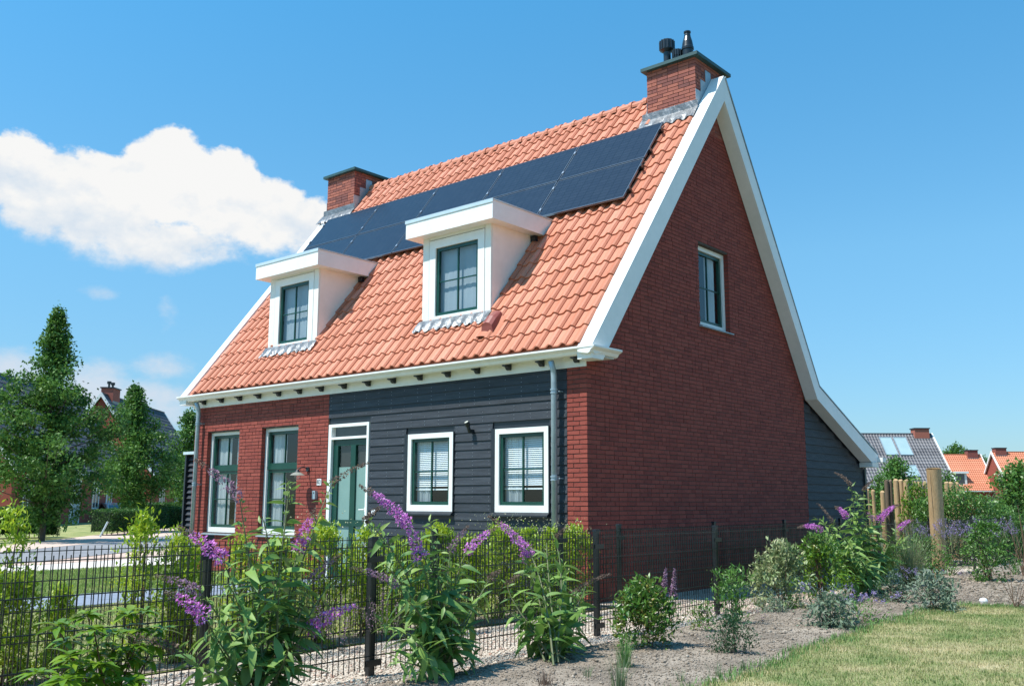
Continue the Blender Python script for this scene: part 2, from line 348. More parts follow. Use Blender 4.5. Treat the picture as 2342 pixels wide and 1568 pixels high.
def leaves(name, geo, P, D, S, mat, parent, twist=.5, smooth=False, rnd=None):
    R = frames(np.asarray(D, float), twist=twist); V, F = scatter(geo, P, R, S)
    r = rng.random(len(P)) if rnd is None else rnd
    o = link(name, npmesh(name, V, F, mat, np.repeat(r, len(geo[1])), smooth), parent); return o
def sphere_dirs(n):
    d = rng.normal(0, 1, (n, 3)); return d/np.linalg.norm(d, axis=1, keepdims=True)
# ================================================================== GROUND
def sm(t): t = np.clip(t, 0, 1); return t*t*(3-2*t)
def nz2(x, y, s=1.0):
    return (np.sin(x*3.1*s+1.3*np.sin(y*2.3*s))*np.cos(y*2.7*s+.9*np.sin(x*1.9*s)))
def H(x, y):
    x = np.asarray(x, float); y = np.asarray(y, float)
    b = .085*sm((x-2.08)/.5)+.05*sm((y-1.5)/5)*sm((x-2.0)/.6)
    return b+sm((x-2.1)/.3)*(.012*nz2(x, y, 1.1)+.008*nz2(x+5, y, 3.1)+.004*nz2(x, y+3, 9.0))
def sheet(name, mat, poly, z, z2=None):
    mb = MB(); mb.add([(x, y, z) for x, y in poly], [list(range(len(poly)))]); return struct(mb.build(name, mat))
g = MB(); g.add([(-900, -900, -.03), (900, -900, -.03), (900, 900, -.03), (-900, 900, -.03)], [(0, 1, 2, 3)]); struct(g.build('ground', 'ground'))
sheet('gravel_path', 'gravel', [(.52, -16), (2.6, -16), (2.6, 16), (0, 16), (0, .004), (.52, .004)], .0)
sheet('garden_lawn', 'garden_lawn', [(-10.98, -22), (.46, -22), (.46, -.05), (-10.98, -.05)], .0)
sheet('hedge_bed', 'soil', [(-.15, -16), (.44, -16), (.44, -.1), (-.15, -.1)], .006)
sheet('pebble_strip', 'gravel', [(-9.9, -.38), (-.2, -.38), (-.2, -.01), (-9.9, -.01)], .008)
def grid_sheet(name, mat, x0, x1, y0, y1, st, hf, inside=None):
    xs = np.arange(x0, x1+st/2, st); ys = np.arange(y0, y1+st/2, st); X, Y = np.meshgrid(xs, ys, indexing='ij'); Z = hf(X, Y)
    V = np.stack([X, Y, Z], -1).reshape(-1, 3); nx, ny = X.shape
    i, j = np.meshgrid(np.arange(nx-1), np.arange(ny-1), indexing='ij'); a = (i*ny+j).ravel()
    F = np.stack([a, a+ny, a+ny+1, a+1], 1)
    if inside is not None:
        cx = X[:-1, :-1].ravel()+st/2; cy = Y[:-1, :-1].ravel()+st/2; F = F[inside(cx, cy)]
    return struct(link(name, npmesh(name, V, F, mat, smooth=True)))
LE = np.array([(-30, 4.5), (-8, 4.25), (-4, 4.1), (-2, 3.93), (-.9, 3.82), (.4, 3.8), (1.2, 3.76), (1.75, 3.74), (2.15, 3.9)])
def lawn_in(x, y):
    e = np.interp(y, LE[:, 0], LE[:, 1])+.05*nz2(x*1.0, y, 2.2); top = 2.35-.12*(x-3.8)+.05*nz2(x, y*1.3, 2.0)
    return np.minimum(x-e, top-y)
grid_sheet('soil_bed', 'soil', 2.05, 14, -16, 17, .06, lambda x, y: H(x, y)-.025*sm(lawn_in(x, y)*4))
grid_sheet('lawn', 'lawn_dry', 3.4, 30, -26, 2.8, .12, lambda x, y: np.where(x > 13.5, .085, H(x, y))+.012*sm(lawn_in(x, y)*8)-.06*sm(-lawn_in(x, y)*8), lambda x, y: lawn_in(x, y) > -.25)
# front path of large blue-grey slabs, each slab a piece
mb = MB(); mb.box(-5.98, -4.47, -22, -.40, -.02, .006); path = struct(mb.build('front_path', 'mortar'))
slab_o = None; k = 0
y = -.56
while y > -13.5:
    for i in range(3):
        x = -5.98+.255+.5*i
        if slab_o is None:
            sb = MB(); sb.box(-.247, .247, -.197, .197, -.004, .012, jit=.0); slab_o = sb.build('paving_slab', 'blue_paving', path); o = slab_o
        else:
            o = slab_o.copy(); COL.objects.link(o)
        o.location = (x, y, .006+random.uniform(0, .003)); k += 1
    y -= .402
# street: pale paving, pink clinker parking strip, road, brick pavement
def strip_line(p, q, x=None): return p, q
sheet('kerb_strip', 'pale_paving', [(-11.10, -40), (-10.98, -40), (-10.98, .6), (-9.7, 1.2), (-9.7, 12), (-11.10, 12)], .012)
sheet('pavement', 'pale_paving', [(-12.9, -40), (-11.10, -40), (-11.10, 12), (-16.5, 12), (-12.9, -1.2)], .0)
sheet('parking_strip', 'pink_paving', [(-13.6, -40), (-12.9, -40), (-12.9, -1.2), (-16.5, 12), (-22.5, 12), (-13.6, -1.4)], .004)
road_poly = [(-18.4, -40), (-13.6, -40), (-13.6, -1.4), (-17.3, 3.9), (-25, 15), (-60, 62), (-67, 57), (-33, 17), (-25.4, 8.4), (-18.4, .2)]
sheet('road', 'road', road_poly, .008)
sheet('brick_pavement', 'pink_paving', [(-21.2, -40), (-18.4, -40), (-18.4, .2), (-25.4, 8.4), (-33, 17), (-67, 57), (-70, 54), (-36, 15), (-28.2, 7.2), (-21.2, 1.0)], .012)
sheet('verge_lawn', 'garden_lawn', [(-60, -30), (-21.2, -30), (-21.2, 1.0), (-28.2, 7.2), (-36, 15), (-70, 54), (-90, 60)], .0)
# ================================================================== THE HOUSE
KR = 1.3047; ZR = 3.576                    # front roof plane: z = ZR + KR*y
ANG = math.atan(KR); CA, SA = math.cos(ANG), math.sin(ANG)
YR = 3.72; ZRIDGE = ZR+KR*YR
house = thing('brick_house', (-4.75, 3.5, 0), 'red brick house with orange tiled roof, solar panels, two white dormers and black timber front', 'house')
NB = []      # all bricks: (centre, size x, y, z, kind) for choosing the nearest 300 as single parts
def wall_bricks(us, u1, z0, top, openings, conv, start=0, course=.0625, chim=False):
    """rows of bricks along u from us to u1; top(u) upper limit; openings (u0,u1,z0,z1)"""
    nrow = int((max(top(us+i*(u1-us)/40) for i in range(41))-z0)/course)+1
    out = []
    for r in range(nrow):
        za = z0+r*course; zb = za+course-.011
        segs = [(us, u1)]
        for (a, b, c, d) in openings:
            if zb > c+.004 and za < d-.012:
                ns = []
                for (p, q) in segs:
                    if b <= p or a >= q: ns.append((p, q))
                    else:
                        if a > p: ns.append((p, a))
                        if b < q: ns.append((b, q))
                segs = ns
        for (p, q) in segs:
            u = p; j = 0; first = (.105 if (r+start) % 2 else .21)
            while u < q-.012:
                L = first if j == 0 else (.10 if random.random() < .2 else .21)
                e = min(u+L, q)
                if q-e < .05: e = q
                cu = (u+e)/2
                if zb-.02 < top(cu): out.append((u, e-(.009 if e < q else 0), za, zb))
                u = e; j += 1
    return [conv(*b) for b in out]
def facade(u0, u1, z0, z1):
    f = -.0015+random.uniform(-.002, .002); return ('y', u0, u1, z0, z1, f)
def gable(u0, u1, z0, z1):
    f = random.uniform(-.0015, .0025); return ('x', u0, u1, z0, z1, f)
def brick_box(mb, b, depth=.1, jit=.0015):
    ax, u0, u1, z0, z1, f = b[:6]; off = b[6] if len(b) > 6 else 0
    if ax == 'y': mb.box(u0, u1, off+f, off+depth, z0, z1, jit=jit)
    elif ax == 'x': mb.box(off-depth, off+f, u0, u1, z0, z1, jit=jit)
W1 = (-9.06, -8.0, .72, 2.60); W2 = (-7.29, -6.22, .72, 2.60); DOOR = (-5.38, -4.35, .0, 2.575)
GW = (3.11, 4.12, 4.12, 5.46)
soff = lambda u: (3.372-.193*1.316+1.316*u) if u < 3.72 else (8.02-1.4627*(u-3.73))
walls_front = wall_bricks(-9.52, -5.40, 0, lambda u: 3.18, [W1, W2], facade)
pier = wall_bricks(-.33, 0.0, 0, lambda u: 3.18, [], facade, start=1)
gab = wall_bricks(0.0, 6.95, 0, lambda u: min(soff(u)+.20, 8.2), [GW], gable, start=0)
def cdist(b):
    u = (b[1]+b[2])/2; z = (b[3]+b[4])/2; p = np.array([u, b[6] if len(b) > 6 else 0, z]) if b[0] == 'y' else np.array([b[6] if len(b) > 6 else 0, u, z])
    d = p-CAMP; n = np.array([0, -1, 0]) if b[0] == 'y' else np.array([1, 0, 0]); return -abs((d@n))*(b[2]-b[1])/np.linalg.norm(d)**3
def wall_object(name, mortar_mb, label=None):
    o = mortar_mb.build(name, 'mortar', house)
    if label: o['label'] = label
    return o
# mortar beds (set 8 mm behind the brick faces)
mm = MB()
def mortar_front(mb, x0, x1, ztop, ops):
    xs = sorted({x0, x1, *[o[0]-.006 for o in ops], *[o[1]+.006 for o in ops]})
    for a, b in zip(xs[:-1], xs[1:]):
        c = (a+b)/2; op = [o for o in ops if o[0]-.007 < c < o[1]+.007]
        if op:
            o = op[0]; mb.box(a, b, .008, .2, 0, o[2]-.004); mb.box(a, b, .008, .2, o[3]+.006, ztop)
        else: mb.box(a, b, .008, .2, 0, ztop)
mortar_front(mm, -9.51, -5.39, 3.19, [W1, W2])
front_wall = wall_object('front_wall', mm)
mm = MB(); mm.box(-.325, -.2, .008, .2, 0, 3.19); pier_wall = wall_object('corner_pier', mm)
mm = MB()
def gpoly(mb, y0, y1, zl, zh=None):
    pts = [(y0, zl), (y1, zl)]
    if zh is None:
        t = lambda y: soff(y)+.12
        pts += [(y1, t(y1))]+([(3.73, t(3.725))] if y0 < 3.73 < y1 else [])+[(y0, t(y0))]
    else: pts += [(y1, zh), (y0, zh)]
    mb.prism(pts, -.2, -.008, 'x')
gpoly(mm, .0085, GW[0]-.006, 0); gpoly(mm, GW[0]-.006, GW[1]+.006, 0, GW[2]-.004); gpoly(mm, GW[0]-.006, GW[1]+.006, GW[3]+.006); gpoly(mm, GW[1]+.006, 6.95, 0)
gable_wall = wall_object('gable_wall', mm)
# other walls, floor and inner core so that the house is closed
mm = MB(); mm.prism([(0.21, 0), (9.85, 0), (9.85, 2.1), (6.9, 3.1), (3.73, 7.9), (.21, 3.3)], -9.52, -9.4, 'x'); wall_object('side_wall', mm).data.materials[0] = MATS['brick_joined']; mm = MB(); mm.box(-9.4, -.02, 9.70, 9.85, 0, 2.2)
wall_object('rear_wall', mm).data.materials[0] = MATS['brick_joined']
core = MB(); core.prism([(1.6, .02), (9.6, .02), (9.6, 1.95), (7.0, 2.9), (3.73, 7.6), (1.6, 4.7)], -9.3, -.5, 'x'); core.box(-9.3, -5.6, .35, 1.58, .02, .04); core.build('inner_room', 'interior', house)
allb = sorted([(cdist(b), b, 'f') for b in walls_front]+[(cdist(b), b, 'p') for b in pier]+[(cdist(b), b, 'g') for b in gab], key=lambda t: t[0])
single = allb[:240]; rest = allb[240:]
unit = {}
for _, b, w in single:
    L = round(b[2]-b[1], 2); key = (b[0], L); parw = {'f': front_wall, 'p': pier_wall, 'g': gable_wall}[w]
    if key not in unit:
        q = MB(); h = .0515
        if b[0] == 'y': q.box(0, L, 0, .1, 0, h, jit=.0016)
        else: q.box(-.1, 0, 0, L, 0, h, jit=.0016)
        me_o = q.build('brick', 'brick', parw); unit[key] = me_o; o = me_o
    else:
        o = unit[key].copy(); COL.objects.link(o); o.parent = parw
    o.location = (b[1], b[5], b[3]) if b[0] == 'y' else (b[5], b[1], b[3])
    if b[0] == 'y': o.scale = ((b[2]-b[1])/L, 1, 1)
    else: o.scale = (1, (b[2]-b[1])/L, 1)
for w, par in (('f', front_wall), ('p', pier_wall), ('g', gable_wall)):
    q = MB()
    for _, b, ww in rest:
        if ww == w: brick_box(q, b)
    o = q.build('brickwork', 'brick_joined', par); o['kind'] = 'stuff'
# ---- roof tiles
TP = .2255; GAUGE = .2065/CA
prof = [(-.005, .004), (.035, .000), (.085, .002), (.125, .017), (.158, .040), (.186, .050), (.212, .041), (.237, .016)]
def tile_geo(mb, ln=.395):
    lift = .028; th = .022; V = []; n = len(prof)
    for v, ex in ((0, 0), (ln, 0)):
        for (u, z) in prof: V.append((u, v, z+lift*(1-v/ln)+.008))
    for (u, z) in prof: V.append((u, 0, z+lift+.008-th))
    F = [(i, i+1, n+i+1, n+i) for i in range(n-1)]+[(2*n+i, 2*n+i+1, i+1, i) for i in range(n-1)]
    k = len(V); V += [(prof[-1][0], 0, lift-.006), (prof[-1][0], ln, -.004)]; F += [(n-1, k, k+1, 2*n-1)]
    mb.add(V, F)
roof = MB(); roof.prism([(-.17, ZR-.17*KR-.01), (YR, ZRIDGE-.01), (YR, ZRIDGE-.1), (-.17, ZR-.17*KR-.08)], -9.56, .02, 'x')
roof = roof.build('roof', 'roof_tile_joined', house)
RM = Matrix(((1, 0, 0, 0), (0, CA, -SA, 0), (0, SA, CA, 0), (0, 0, 0, 1)))
def roofpt(x, y, off=0): return (x, y-off*SA, ZR+KR*y+off*CA)
D1 = dict(x0=-3.602, x1=-2.09, z0=4.15, zs=5.575, zt=5.865, y=.412); D2 = dict(x0=-7.812, x1=-6.318, z0=4.138, zs=5.525, zt=5.81, y=.408)
cells = []
for r in range(19):
    y0 = -.164+.2065*r
    for c in range(43):
        x = .02-TP*(c+1)
        if x < -9.66: continue
        if y0 > 3.60: continue
        cx, cy = x+TP/2, y0+.10; skip = False
        for D in (D1, D2):
            if D['x0']+.1 < cx < D['x1']-.1 and D['y']+.0 < cy < 1.4: skip = True
            if D['x0']-.2 < cx < D['x1']+.0 and D['y'] < cy < 1.15 and cx < D['x1']-.1 and cx > D['x0']+.12: skip = True
        for (a, b) in ((-.95, 0), (-9.7, -8.75)):
            if a+.08 < cx < b-.02 and cy > 3.12: skip = True
        if skip: continue
        d = np.array(roofpt(cx, cy))-CAMP; cells.append((np.linalg.norm(d), x, y0))
cells.sort(); q = MB(); tile_geo(q); t0 = q.build('tile', 'roof_tile', roof, smooth=False); me = t0.data
for i, (d, x, y0) in enumerate(cells[:300]):
    o = t0 if i == 0 else t0.copy()
    if i: COL.objects.link(o)
    o.matrix_local = Matrix.Translation(roofpt(x, y0, random.uniform(0, .003))) @ RM @ Matrix.Rotation(random.uniform(-.006, .006), 4, 'Z')
q = MB(); base = MB(); tile_geo(base); BV = np.array(base.v); BF = base.f
for (d, x, y0) in cells[300:]:
    Mx = Matrix.Translation(roofpt(x, y0, random.uniform(0, .003))) @ RM @ Matrix.Rotation(random.uniform(-.006, .006), 4, 'Z')
    A = np.array(Mx)[:3, :3]; q.add(BV@A.T+np.array(Mx)[:3, 3], BF)
o = q.build('tiling', 'roof_tile_joined', roof); o['kind'] = 'stuff'
# ridge tiles
q = MB(); rr = .105
for (a, b, R2) in ((0, .30, 0), (.285, .345, .018)):
    V = []; n = 9
    for x in (a, b):
        for i in range(n): th = math.pi*(-.08+1.16*i/(n-1)); V.append((x, -math.cos(th)*(rr+R2), math.sin(th)*(rr*.95+R2)))
    F = [(i, i+1, n+i+1, n+i) for i in range(n-1)]; V += [(b, -math.cos(math.pi*(-.08+1.16*i/(n-1)))*(rr-.012), math.sin(math.pi*(-.08+1.16*i/(n-1)))*(rr-.012)) for i in range(n)]
    F += [(n+i, n+i+1, 2*n+i+1, 2*n+i) for i in range(n-1)]
    V += [(a, -math.cos(math.pi*(-.08+1.16*i/(n-1)))*(rr-.012), math.sin(math.pi*(-.08+1.16*i/(n-1)))*(rr-.012)) for i in range(n)]
    F += [(3*n+i, 3*n+i+1, i+1, i) for i in range(n-1)]
    q.add(V, F, r=.5)
rt = q.build('ridge_tile', 'roof_tile', roof, smooth=False)
for i in range(24):
    o = rt if i == 0 else rt.copy()
    if i: COL.objects.link(o)
    o.location = (-8.74+.3255*i, YR, ZRIDGE-.025+random.uniform(-.003, .003)); o.rotation_euler = (random.uniform(-.02, .02), 0, 0)
# rear slopes
q = MB(); 
rows = 17
for i in range(rows):
    a = i/rows; b = (i+1)/rows; ya, za = YR+(7.15-YR)*a, ZRIDGE+(3.42-ZRIDGE)*a; yb, zb = YR+(7.15-YR)*b, ZRIDGE+(3.42-ZRIDGE)*b
    q.prism([(ya, za), (yb, zb+.02), (yb, zb-.1), (ya, za-.1)], -9.54, .02, 'x')
for i in range(9):
    a = i/9; b = (i+1)/9; q.prism([(7.15+2.8*a, 3.42-1.17*a), (7.15+2.8*b, 3.44-1.17*b), (7.15+2.8*b, 3.34-1.17*b), (7.15+2.8*a, 3.33-1.17*a)], -9.54, .02, 'x')
q.build('rear_roof', 'roof_tile_joined', house)
# bargeboards right and left
TOPF = lambda y: 3.369+(y+.197)*KR+.0; BOTF = lambda y: 3.372+(y-.193)*1.3161
apT = 8.49; apB = 8.035; ya = 3.72
kT = (7.13, 3.455); kB = (7.01, 3.215)
for sx, (xa, xb) in enumerate(((.014, .25), (-9.77, -9.545))):
    q = MB(); q.prism([(-.225, TOPF(-.225)+.0), (-.225, 3.16), (.03, 3.16), (ya, apB), (ya, apT)], xa, xb, 'x'); q.build('bargeboard', 'white_paint', house)
    q = MB(); q.prism([(ya+.002, apT), (ya+.002, apB), kB, kT], xa, xb, 'x'); q.build('bargeboard', 'white_paint', house)
    q = MB(); q.prism([(kT[0]+.002, kT[1]-.001), (kB[0]+.002, kB[1]-.001), (9.62, 2.13), (10.0, 2.13), (10.0, 2.28)], xa, xb, 'x'); q.build('bargeboard', 'white_paint', house)
    # thin dark drip edge on the rear verge
    q = MB(); q.prism([(ya+.05, apT-.02), (kT[0]+.0, kT[1]+.012), (kT[0], kT[1]+.03), (ya+.05, apT+.0)], xa-.002, xb+.012, 'x'); q.prism([(kT[0]+.0, kT[1]+.012), (10.02, 2.292), (10.02, 2.31), (kT[0], kT[1]+.03)], xa-.002, xb+.012, 'x')
    q.build('verge_trim', 'zinc', house)
q = MB(); q.box(.0, .27, 9.60, 9.95, 2.03, 2.125); q.build('eave_box', 'cream_paint', house); q = MB(); q.box(-9.7, .36, 9.955, 10.16, 2.14, 2.235); q.build('rear_gutter', 'cream_paint', house)
# ---- gutter with moulded face
GP = [(-.022, 3.250), (-.13, 3.226), (-.185, 3.217), (-.213, 3.230), (-.226, 3.25), (-.236, 3.267), (-.262, 3.280), (-.282, 3.292), (-.292, 3.300), (-.292, 3.323), (-.27, 3.323), (-.262, 3.305), (-.02, 3.28)]
q = MB(); q.prism(GP, -9.80, .27, 'x', r=.5); 
GQ = [(-p[0]+.04, p[1]) for p in GP]
q.prism([(.04+a, z) for a, z in [(-p[0], p[1]) for p in GP]], -.285, .37, 'y', r=.5)
q.box(.272, .329, -.2905, -.287, 3.30, 3.322); q.build('gutter', 'white_paint', house)
q = MB(); q.box(-9.60, -.0, -.021, -.001, 3.095, 3.249); q.build('fascia', 'cream_paint', house)
q = MB(); q.box(.002, .24, -.02, .30, 3.199, 3.211); q.build('soffit', 'soffit_paint', house)
q = MB(); q.prism([(-.165, 3.216), (-.165, 3.200), (-.10, 3.190), (-.085, 3.165), (-.065, 3.150), (-.04, 3.148), (-.024, 3.156), (-.024, 3.240)], -.03, .03, 'x'); cb = q.build('corbel', 'black_trim', house)
for i in range(16):
    o = cb if i == 0 else cb.copy()
    if i: COL.objects.link(o)
    o.matrix_parent_inverse = Matrix.Translation(-Vector(house.location)); o.location = (-.127-.603*i, 0, 0)
# ---- downpipes
def downpipe(x):
    q = MB(); q.tube([(x, -.17, 3.19), (x, -.12, 3.08), (x, -.105, 2.98), (x, -.105, .02)], .041, 14, r=.5)
    p = q.build('downpipe', 'zinc', house, smooth=True)
    for z in (2.78, 1.61, .45):
        q = MB(); q.tube([(x, -.105, z-.03), (x, -.105, z-.012)], .050, 14); q.tube([(x, -.105, z+.012), (x, -.105, z+.035)], .052, 14); q.tube([(x, -.105, z-.012), (x, -.105, z+.012)], .044, 14); q.box(x+.045, x+.075, -.08, -.0, z-.008, z+.008)
        q.build('pipe_clip', 'zinc', p)
downpipe(-.474); downpipe(-9.262)
# ---- timber cladding, plank by plank (front)
KW1 = (-3.42, -2.45, 1.155, 2.325); KW2 = (-1.615, -.645, 1.155, 2.325)
nails = MB(); pitch = .1272; z = .14; planks = []
clad = MB(); clad.box(-5.385, -.345, .022, .2, 0, 3.185); clad_o = None
cl2 = MB()
def clad_back():
    ops = [(-5.39, -4.34, -1, 2.58), (KW1[0]-.0, KW1[1]+.0, 1.15, 2.33), (KW2[0], KW2[1], 1.15, 2.33)]
    xs = sorted({-5.385, -.345, *[o[0] for o in ops if o[0] > -5.385], *[o[1] for o in ops]})
    for a, b in zip(xs[:-1], xs[1:]):
        c = (a+b)/2; op = [o for o in ops if o[0] < c < o[1]]
        if op:
            o = op[0]
            if o[2] > 0: cl2.box(a, b, .022, .2, 0, o[2])
            cl2.box(a, b, .022, .2, o[3], 3.185)
        else: cl2.box(a, b, .022, .2, 0, 3.185)
clad_back(); clad_o = cl2.build('front_cladding', 'black_trim', house)
while z < 3.12:
    zb = min(z+pitch, 3.105)
    segs = [(-5.395, -.335)]
    for (a, b, c, d) in ((-5.41, -4.33, -1, 2.59), (-3.485, -2.44, 1.09, 2.335), (-1.68, -.635, 1.09, 2.335)):
        if zb > c+.02 and z < d-.02:
            ns = []
            for (p, q_) in segs:
                if b <= p or a >= q_: ns.append((p, q_))
                else:
                    if a > p: ns.append((p, a))
                    if b < q_: ns.append((b, q_))
            segs = ns
    for (p, r_) in segs:
        if r_-p < .03: continue
        q = MB(); j = random.uniform(-.0015, .0015)
        q.prism([(-.006+j, z), (.016, z), (.02, zb+.004), (.008+j, zb+.004)], p, r_, 'x')
        q.build('plank', 'black_wood', clad_o)
        x = p+.06
        while x < r_-.02:
            for dz in (.03, .085):
                if random.random() < .8: nails.box(x-.0022, x+.0022, -.009, -.004, z+dz-.002, z+dz+.002)
            x += .3 if r_-p > 1.4 else (r_-p-.12)/max(1, round((r_-p-.12)/.3))
    z += pitch
o = nails.build('nail_head', 'nail', clad_o); o['kind'] = 'stuff'
# rear lean-to side, planks on the gable plane
q = MB(); q.prism([(6.953, 0), (9.84, 0), (9.84, 2.15), (6.953, 3.25)], -.2, -.03, 'x'); lean = q.build('rear_cladding', 'black_trim', house)
z = .02; i = 0
while z < 3.2:
    zb = z+.148; lim = lambda zz: min(9.84, 9.75-(zz-2.08)/(3.215-2.08)*(9.75-6.95)) if zz > 2.05 else 9.84
    e = lim(zb-.03)
    if e > 7.0:
        q = MB(); q.add([(.006, 6.955, z), (.006, e, z), (-.012, e, zb+.004), (-.012, 6.955, zb+.004), (-.03, 6.955, z), (-.03, e, z), (-.03, e, zb+.004), (-.03, 6.955, zb+.004)],
                        [(0, 1, 2, 3), (4, 5, 1, 0), (1, 5, 6, 2), (4, 0, 3, 7), (3, 2, 6, 7)])
        q.build('plank', 'black_wood', lean)
    z += .148
q = MB(); q.box(.008, .035, 9.78, 9.87, 0, 2.1); q.build('corner_post', 'black_trim', lean)
# ---- windows
def ring(mb, x0, x1, z0, z1, w, y0, y1, wb=None, wt=None):
    wb = w if wb is None else wb; wt = w if wt is None else wt
    mb.box(x0, x0+w, y0, y1, z0, z1); mb.box(x1-w, x1, y0, y1, z0, z1); mb.box(x0+w, x1-w, y0, y1, z0, z0+wb); mb.box(x0+w, x1-w, y0, y1, z1-wt, z1)
GROT = Matrix(((0, -1, 0, 0), (1, 0, 0, 0), (0, 0, 1, 0), (0, 0, 0, 1)))
def window(x0, x1, z0, z1, y, label=None, frame=.06, sash=.055, cols=2, rows=(.5,), sill=None, curtain=None, blind=None, gable=False, fb=None, split=None, room=True, parent=None, depth=.07, cmat='curtain'):
    """white frame, green sash, glazing bars and panes; y = front face of the frame"""
    parent = parent or house
    q = MB(); ring(q, x0, x1, z0, z1, frame, y, y+depth, wb=fb)
    f = q.build('window', 'white_paint', parent)
    if label: f['label'] = label
    ix0, ix1, iz0, iz1 = x0+frame, x1-frame, z0+(fb or frame), z1-frame
    parts = [f]
    def sub(mb, name, m):
        o = mb.build(name, m, f); parts.append(o); return o
    zones = [(iz0, iz1)] if split is None else [(iz0, split-.03), (split+.03, iz1)]
    q = MB(); yq = y+.03
    for zi, (a, b) in enumerate(zones):
        yo = yq if (split is None or zi == 1) else yq+.012
        ring(q, ix0+.001, ix1-.001, a, b, sash, yo, yo+.045)
    if split is not None: q.box(ix0+.002, ix1-.002, yq-.008, yq+.05, split-.03, split+.03)
    sub(q, 'sash', 'green_paint')
    for zi, (a, b) in enumerate(zones):
        gx0, gx1, ga, gb = ix0+sash, ix1-sash, a+sash, b-sash; yo = yq+.012
        q = MB(); bw = .011
        for c in range(1, cols):
            xc = gx0+(gx1-gx0)*c/cols; q.box(xc-bw, xc+bw, yo, yo+.03, ga, gb)
        rws = rows if (split is None or zi == 0) else ()
        for rr_ in rws:
            zc = ga+(gb-ga)*rr_
            xsb = [gx0+(gx1-gx0)*c/cols for c in range(cols+1)]
            for c in range(cols): q.box(xsb[c]+(bw if c else 0), xsb[c+1]-(bw if c < cols-1 else 0), yo+.002, yo+.028, zc-bw*.8, zc+bw*.8)
        sub(q, 'glazing_bar', 'green_paint')
        zz = [ga]+[ga+(gb-ga)*rr_ for rr_ in rws]+[gb]; xx = [gx0+(gx1-gx0)*c/cols for c in range(cols+1)]
        for a2, b2 in zip(zz[:-1], zz[1:]):
            for p2, q2 in zip(xx[:-1], xx[1:]):
                q = MB(); q.add([(p2+.001, yo+.014, a2+.001), (q2-.001, yo+.014, a2+.001), (q2-.001, yo+.014, b2-.001), (p2+.001, yo+.014, b2-.001)], [(0, 1, 2, 3)]); sub(q, 'pane', 'glass')
    if room:
        q = MB(); a, b, c, d = x0+.01, x1-.01, z0+.01, z1-.01; yb = y+.55
        V = [(a, y+.09, c), (b, y+.09, c), (b, yb, c), (a, yb, c), (a, y+.09, d), (b, y+.09, d), (b, yb, d), (a, yb, d)]
        q.add(V, [(0, 1, 2, 3), (4, 7, 6, 5), (1, 5, 6, 2), (2, 6, 7, 3), (3, 7, 4, 0)]); sub(q, 'reveal', 'interior')
    if sill:
        q = MB(); q.prism([(y-sill[0], z0-.045), (y-sill[0], z0-.03), (y+.03, z0-.002), (y+.03, z0-.045)], x0-sill[1], x1+sill[1], 'x'); sub(q, 'sill', sill[2])
    if curtain:
        for (cx0, cx1) in curtain:
            q = MB(); n = 22; V = []; 
            for zc in (iz0, iz1):
                for i in range(n+1): V.append((cx0+(cx1-cx0)*i/n, y+.125+(.014*math.sin(i*2.1)+.006*math.sin(i*.7))*(.25 if cmat == 'net_sky_reflection' else 1), zc))
            q.add(V, [(i, i+1, n+2+i, n+1+i) for i in range(n)]); sub(q, 'curtain', cmat)
    if blind:
        q = MB(); zt = iz1; zb_ = blind; k = int((zt-zb_)/.028)
        for i in range(k):
            zc = zt-.028*i; q.add([(ix0+.02, y+.105, zc-.022), (ix1-.02, y+.105, zc-.022), (ix1-.02, y+.128, zc+.004), (ix0+.02, y+.128, zc+.004)], [(0, 1, 2, 3)]); 
        q.box(ix0+.02, ix1-.02, y+.105, y+.13, zb_-.03, zb_-.01); sub(q, 'blind', 'blind')
    if gable:
        for o in parts[:1]: o.matrix_basis = GROT
    return f
window(-9.06, -8.0, .72, 2.60, .085, 'tall white framed window with green sash near the left downpipe', split=1.89, rows=(.5,), curtain=[(-9.0, -8.55), (-8.35, -8.05)], sill=(.13, .0, 'zinc'), fb=.09, depth=.06)
window(-7.29, -6.22, .72, 2.60, .085, 'tall white framed window with green sash beside the wall lamp', split=1.89, rows=(.5,), curtain=[(-7.22, -6.82)], sill=(.13, .0, 'zinc'), fb=.09, depth=.06)
for K, lb in ((KW1, 'square window with half lowered blind next to the front door'), (KW2, 'square window with half lowered blind next to the right downpipe')):
    window(K[0], K[1], K[2], K[3], -.02, lb, frame=.075, sash=.05, rows=(.5,), blind=1.50, curtain=[(K[0]+.1, K[0]+.42)], fb=.095, depth=.09)
    q = MB(); q.box(K[0]-.068, K[0]-.002, -.028, .02, K[2]-.01, K[3]+.005); q.prism([(-.07, K[2]-.06), (-.07, K[2]-.04), (-.021, K[2]-.002), (.02, K[2]-.002), (.02, K[2]-.06)], K[0]-.08, K[1]+.015, 'x')
    q.box(K[1]+.002, K[1]+.02, -.022, .02, K[2], K[3]+.005); q.build('window_trim', 'black_trim', house)
window(GW[0], GW[1], GW[2], GW[3], .085, 'white framed window with green sash high on the shaded gable', frame=.07, rows=(.5,), sill=(.14, .03, 'zinc'), curtain=[(GW[0]+.55, GW[0]+.9)], gable=True, depth=.06)
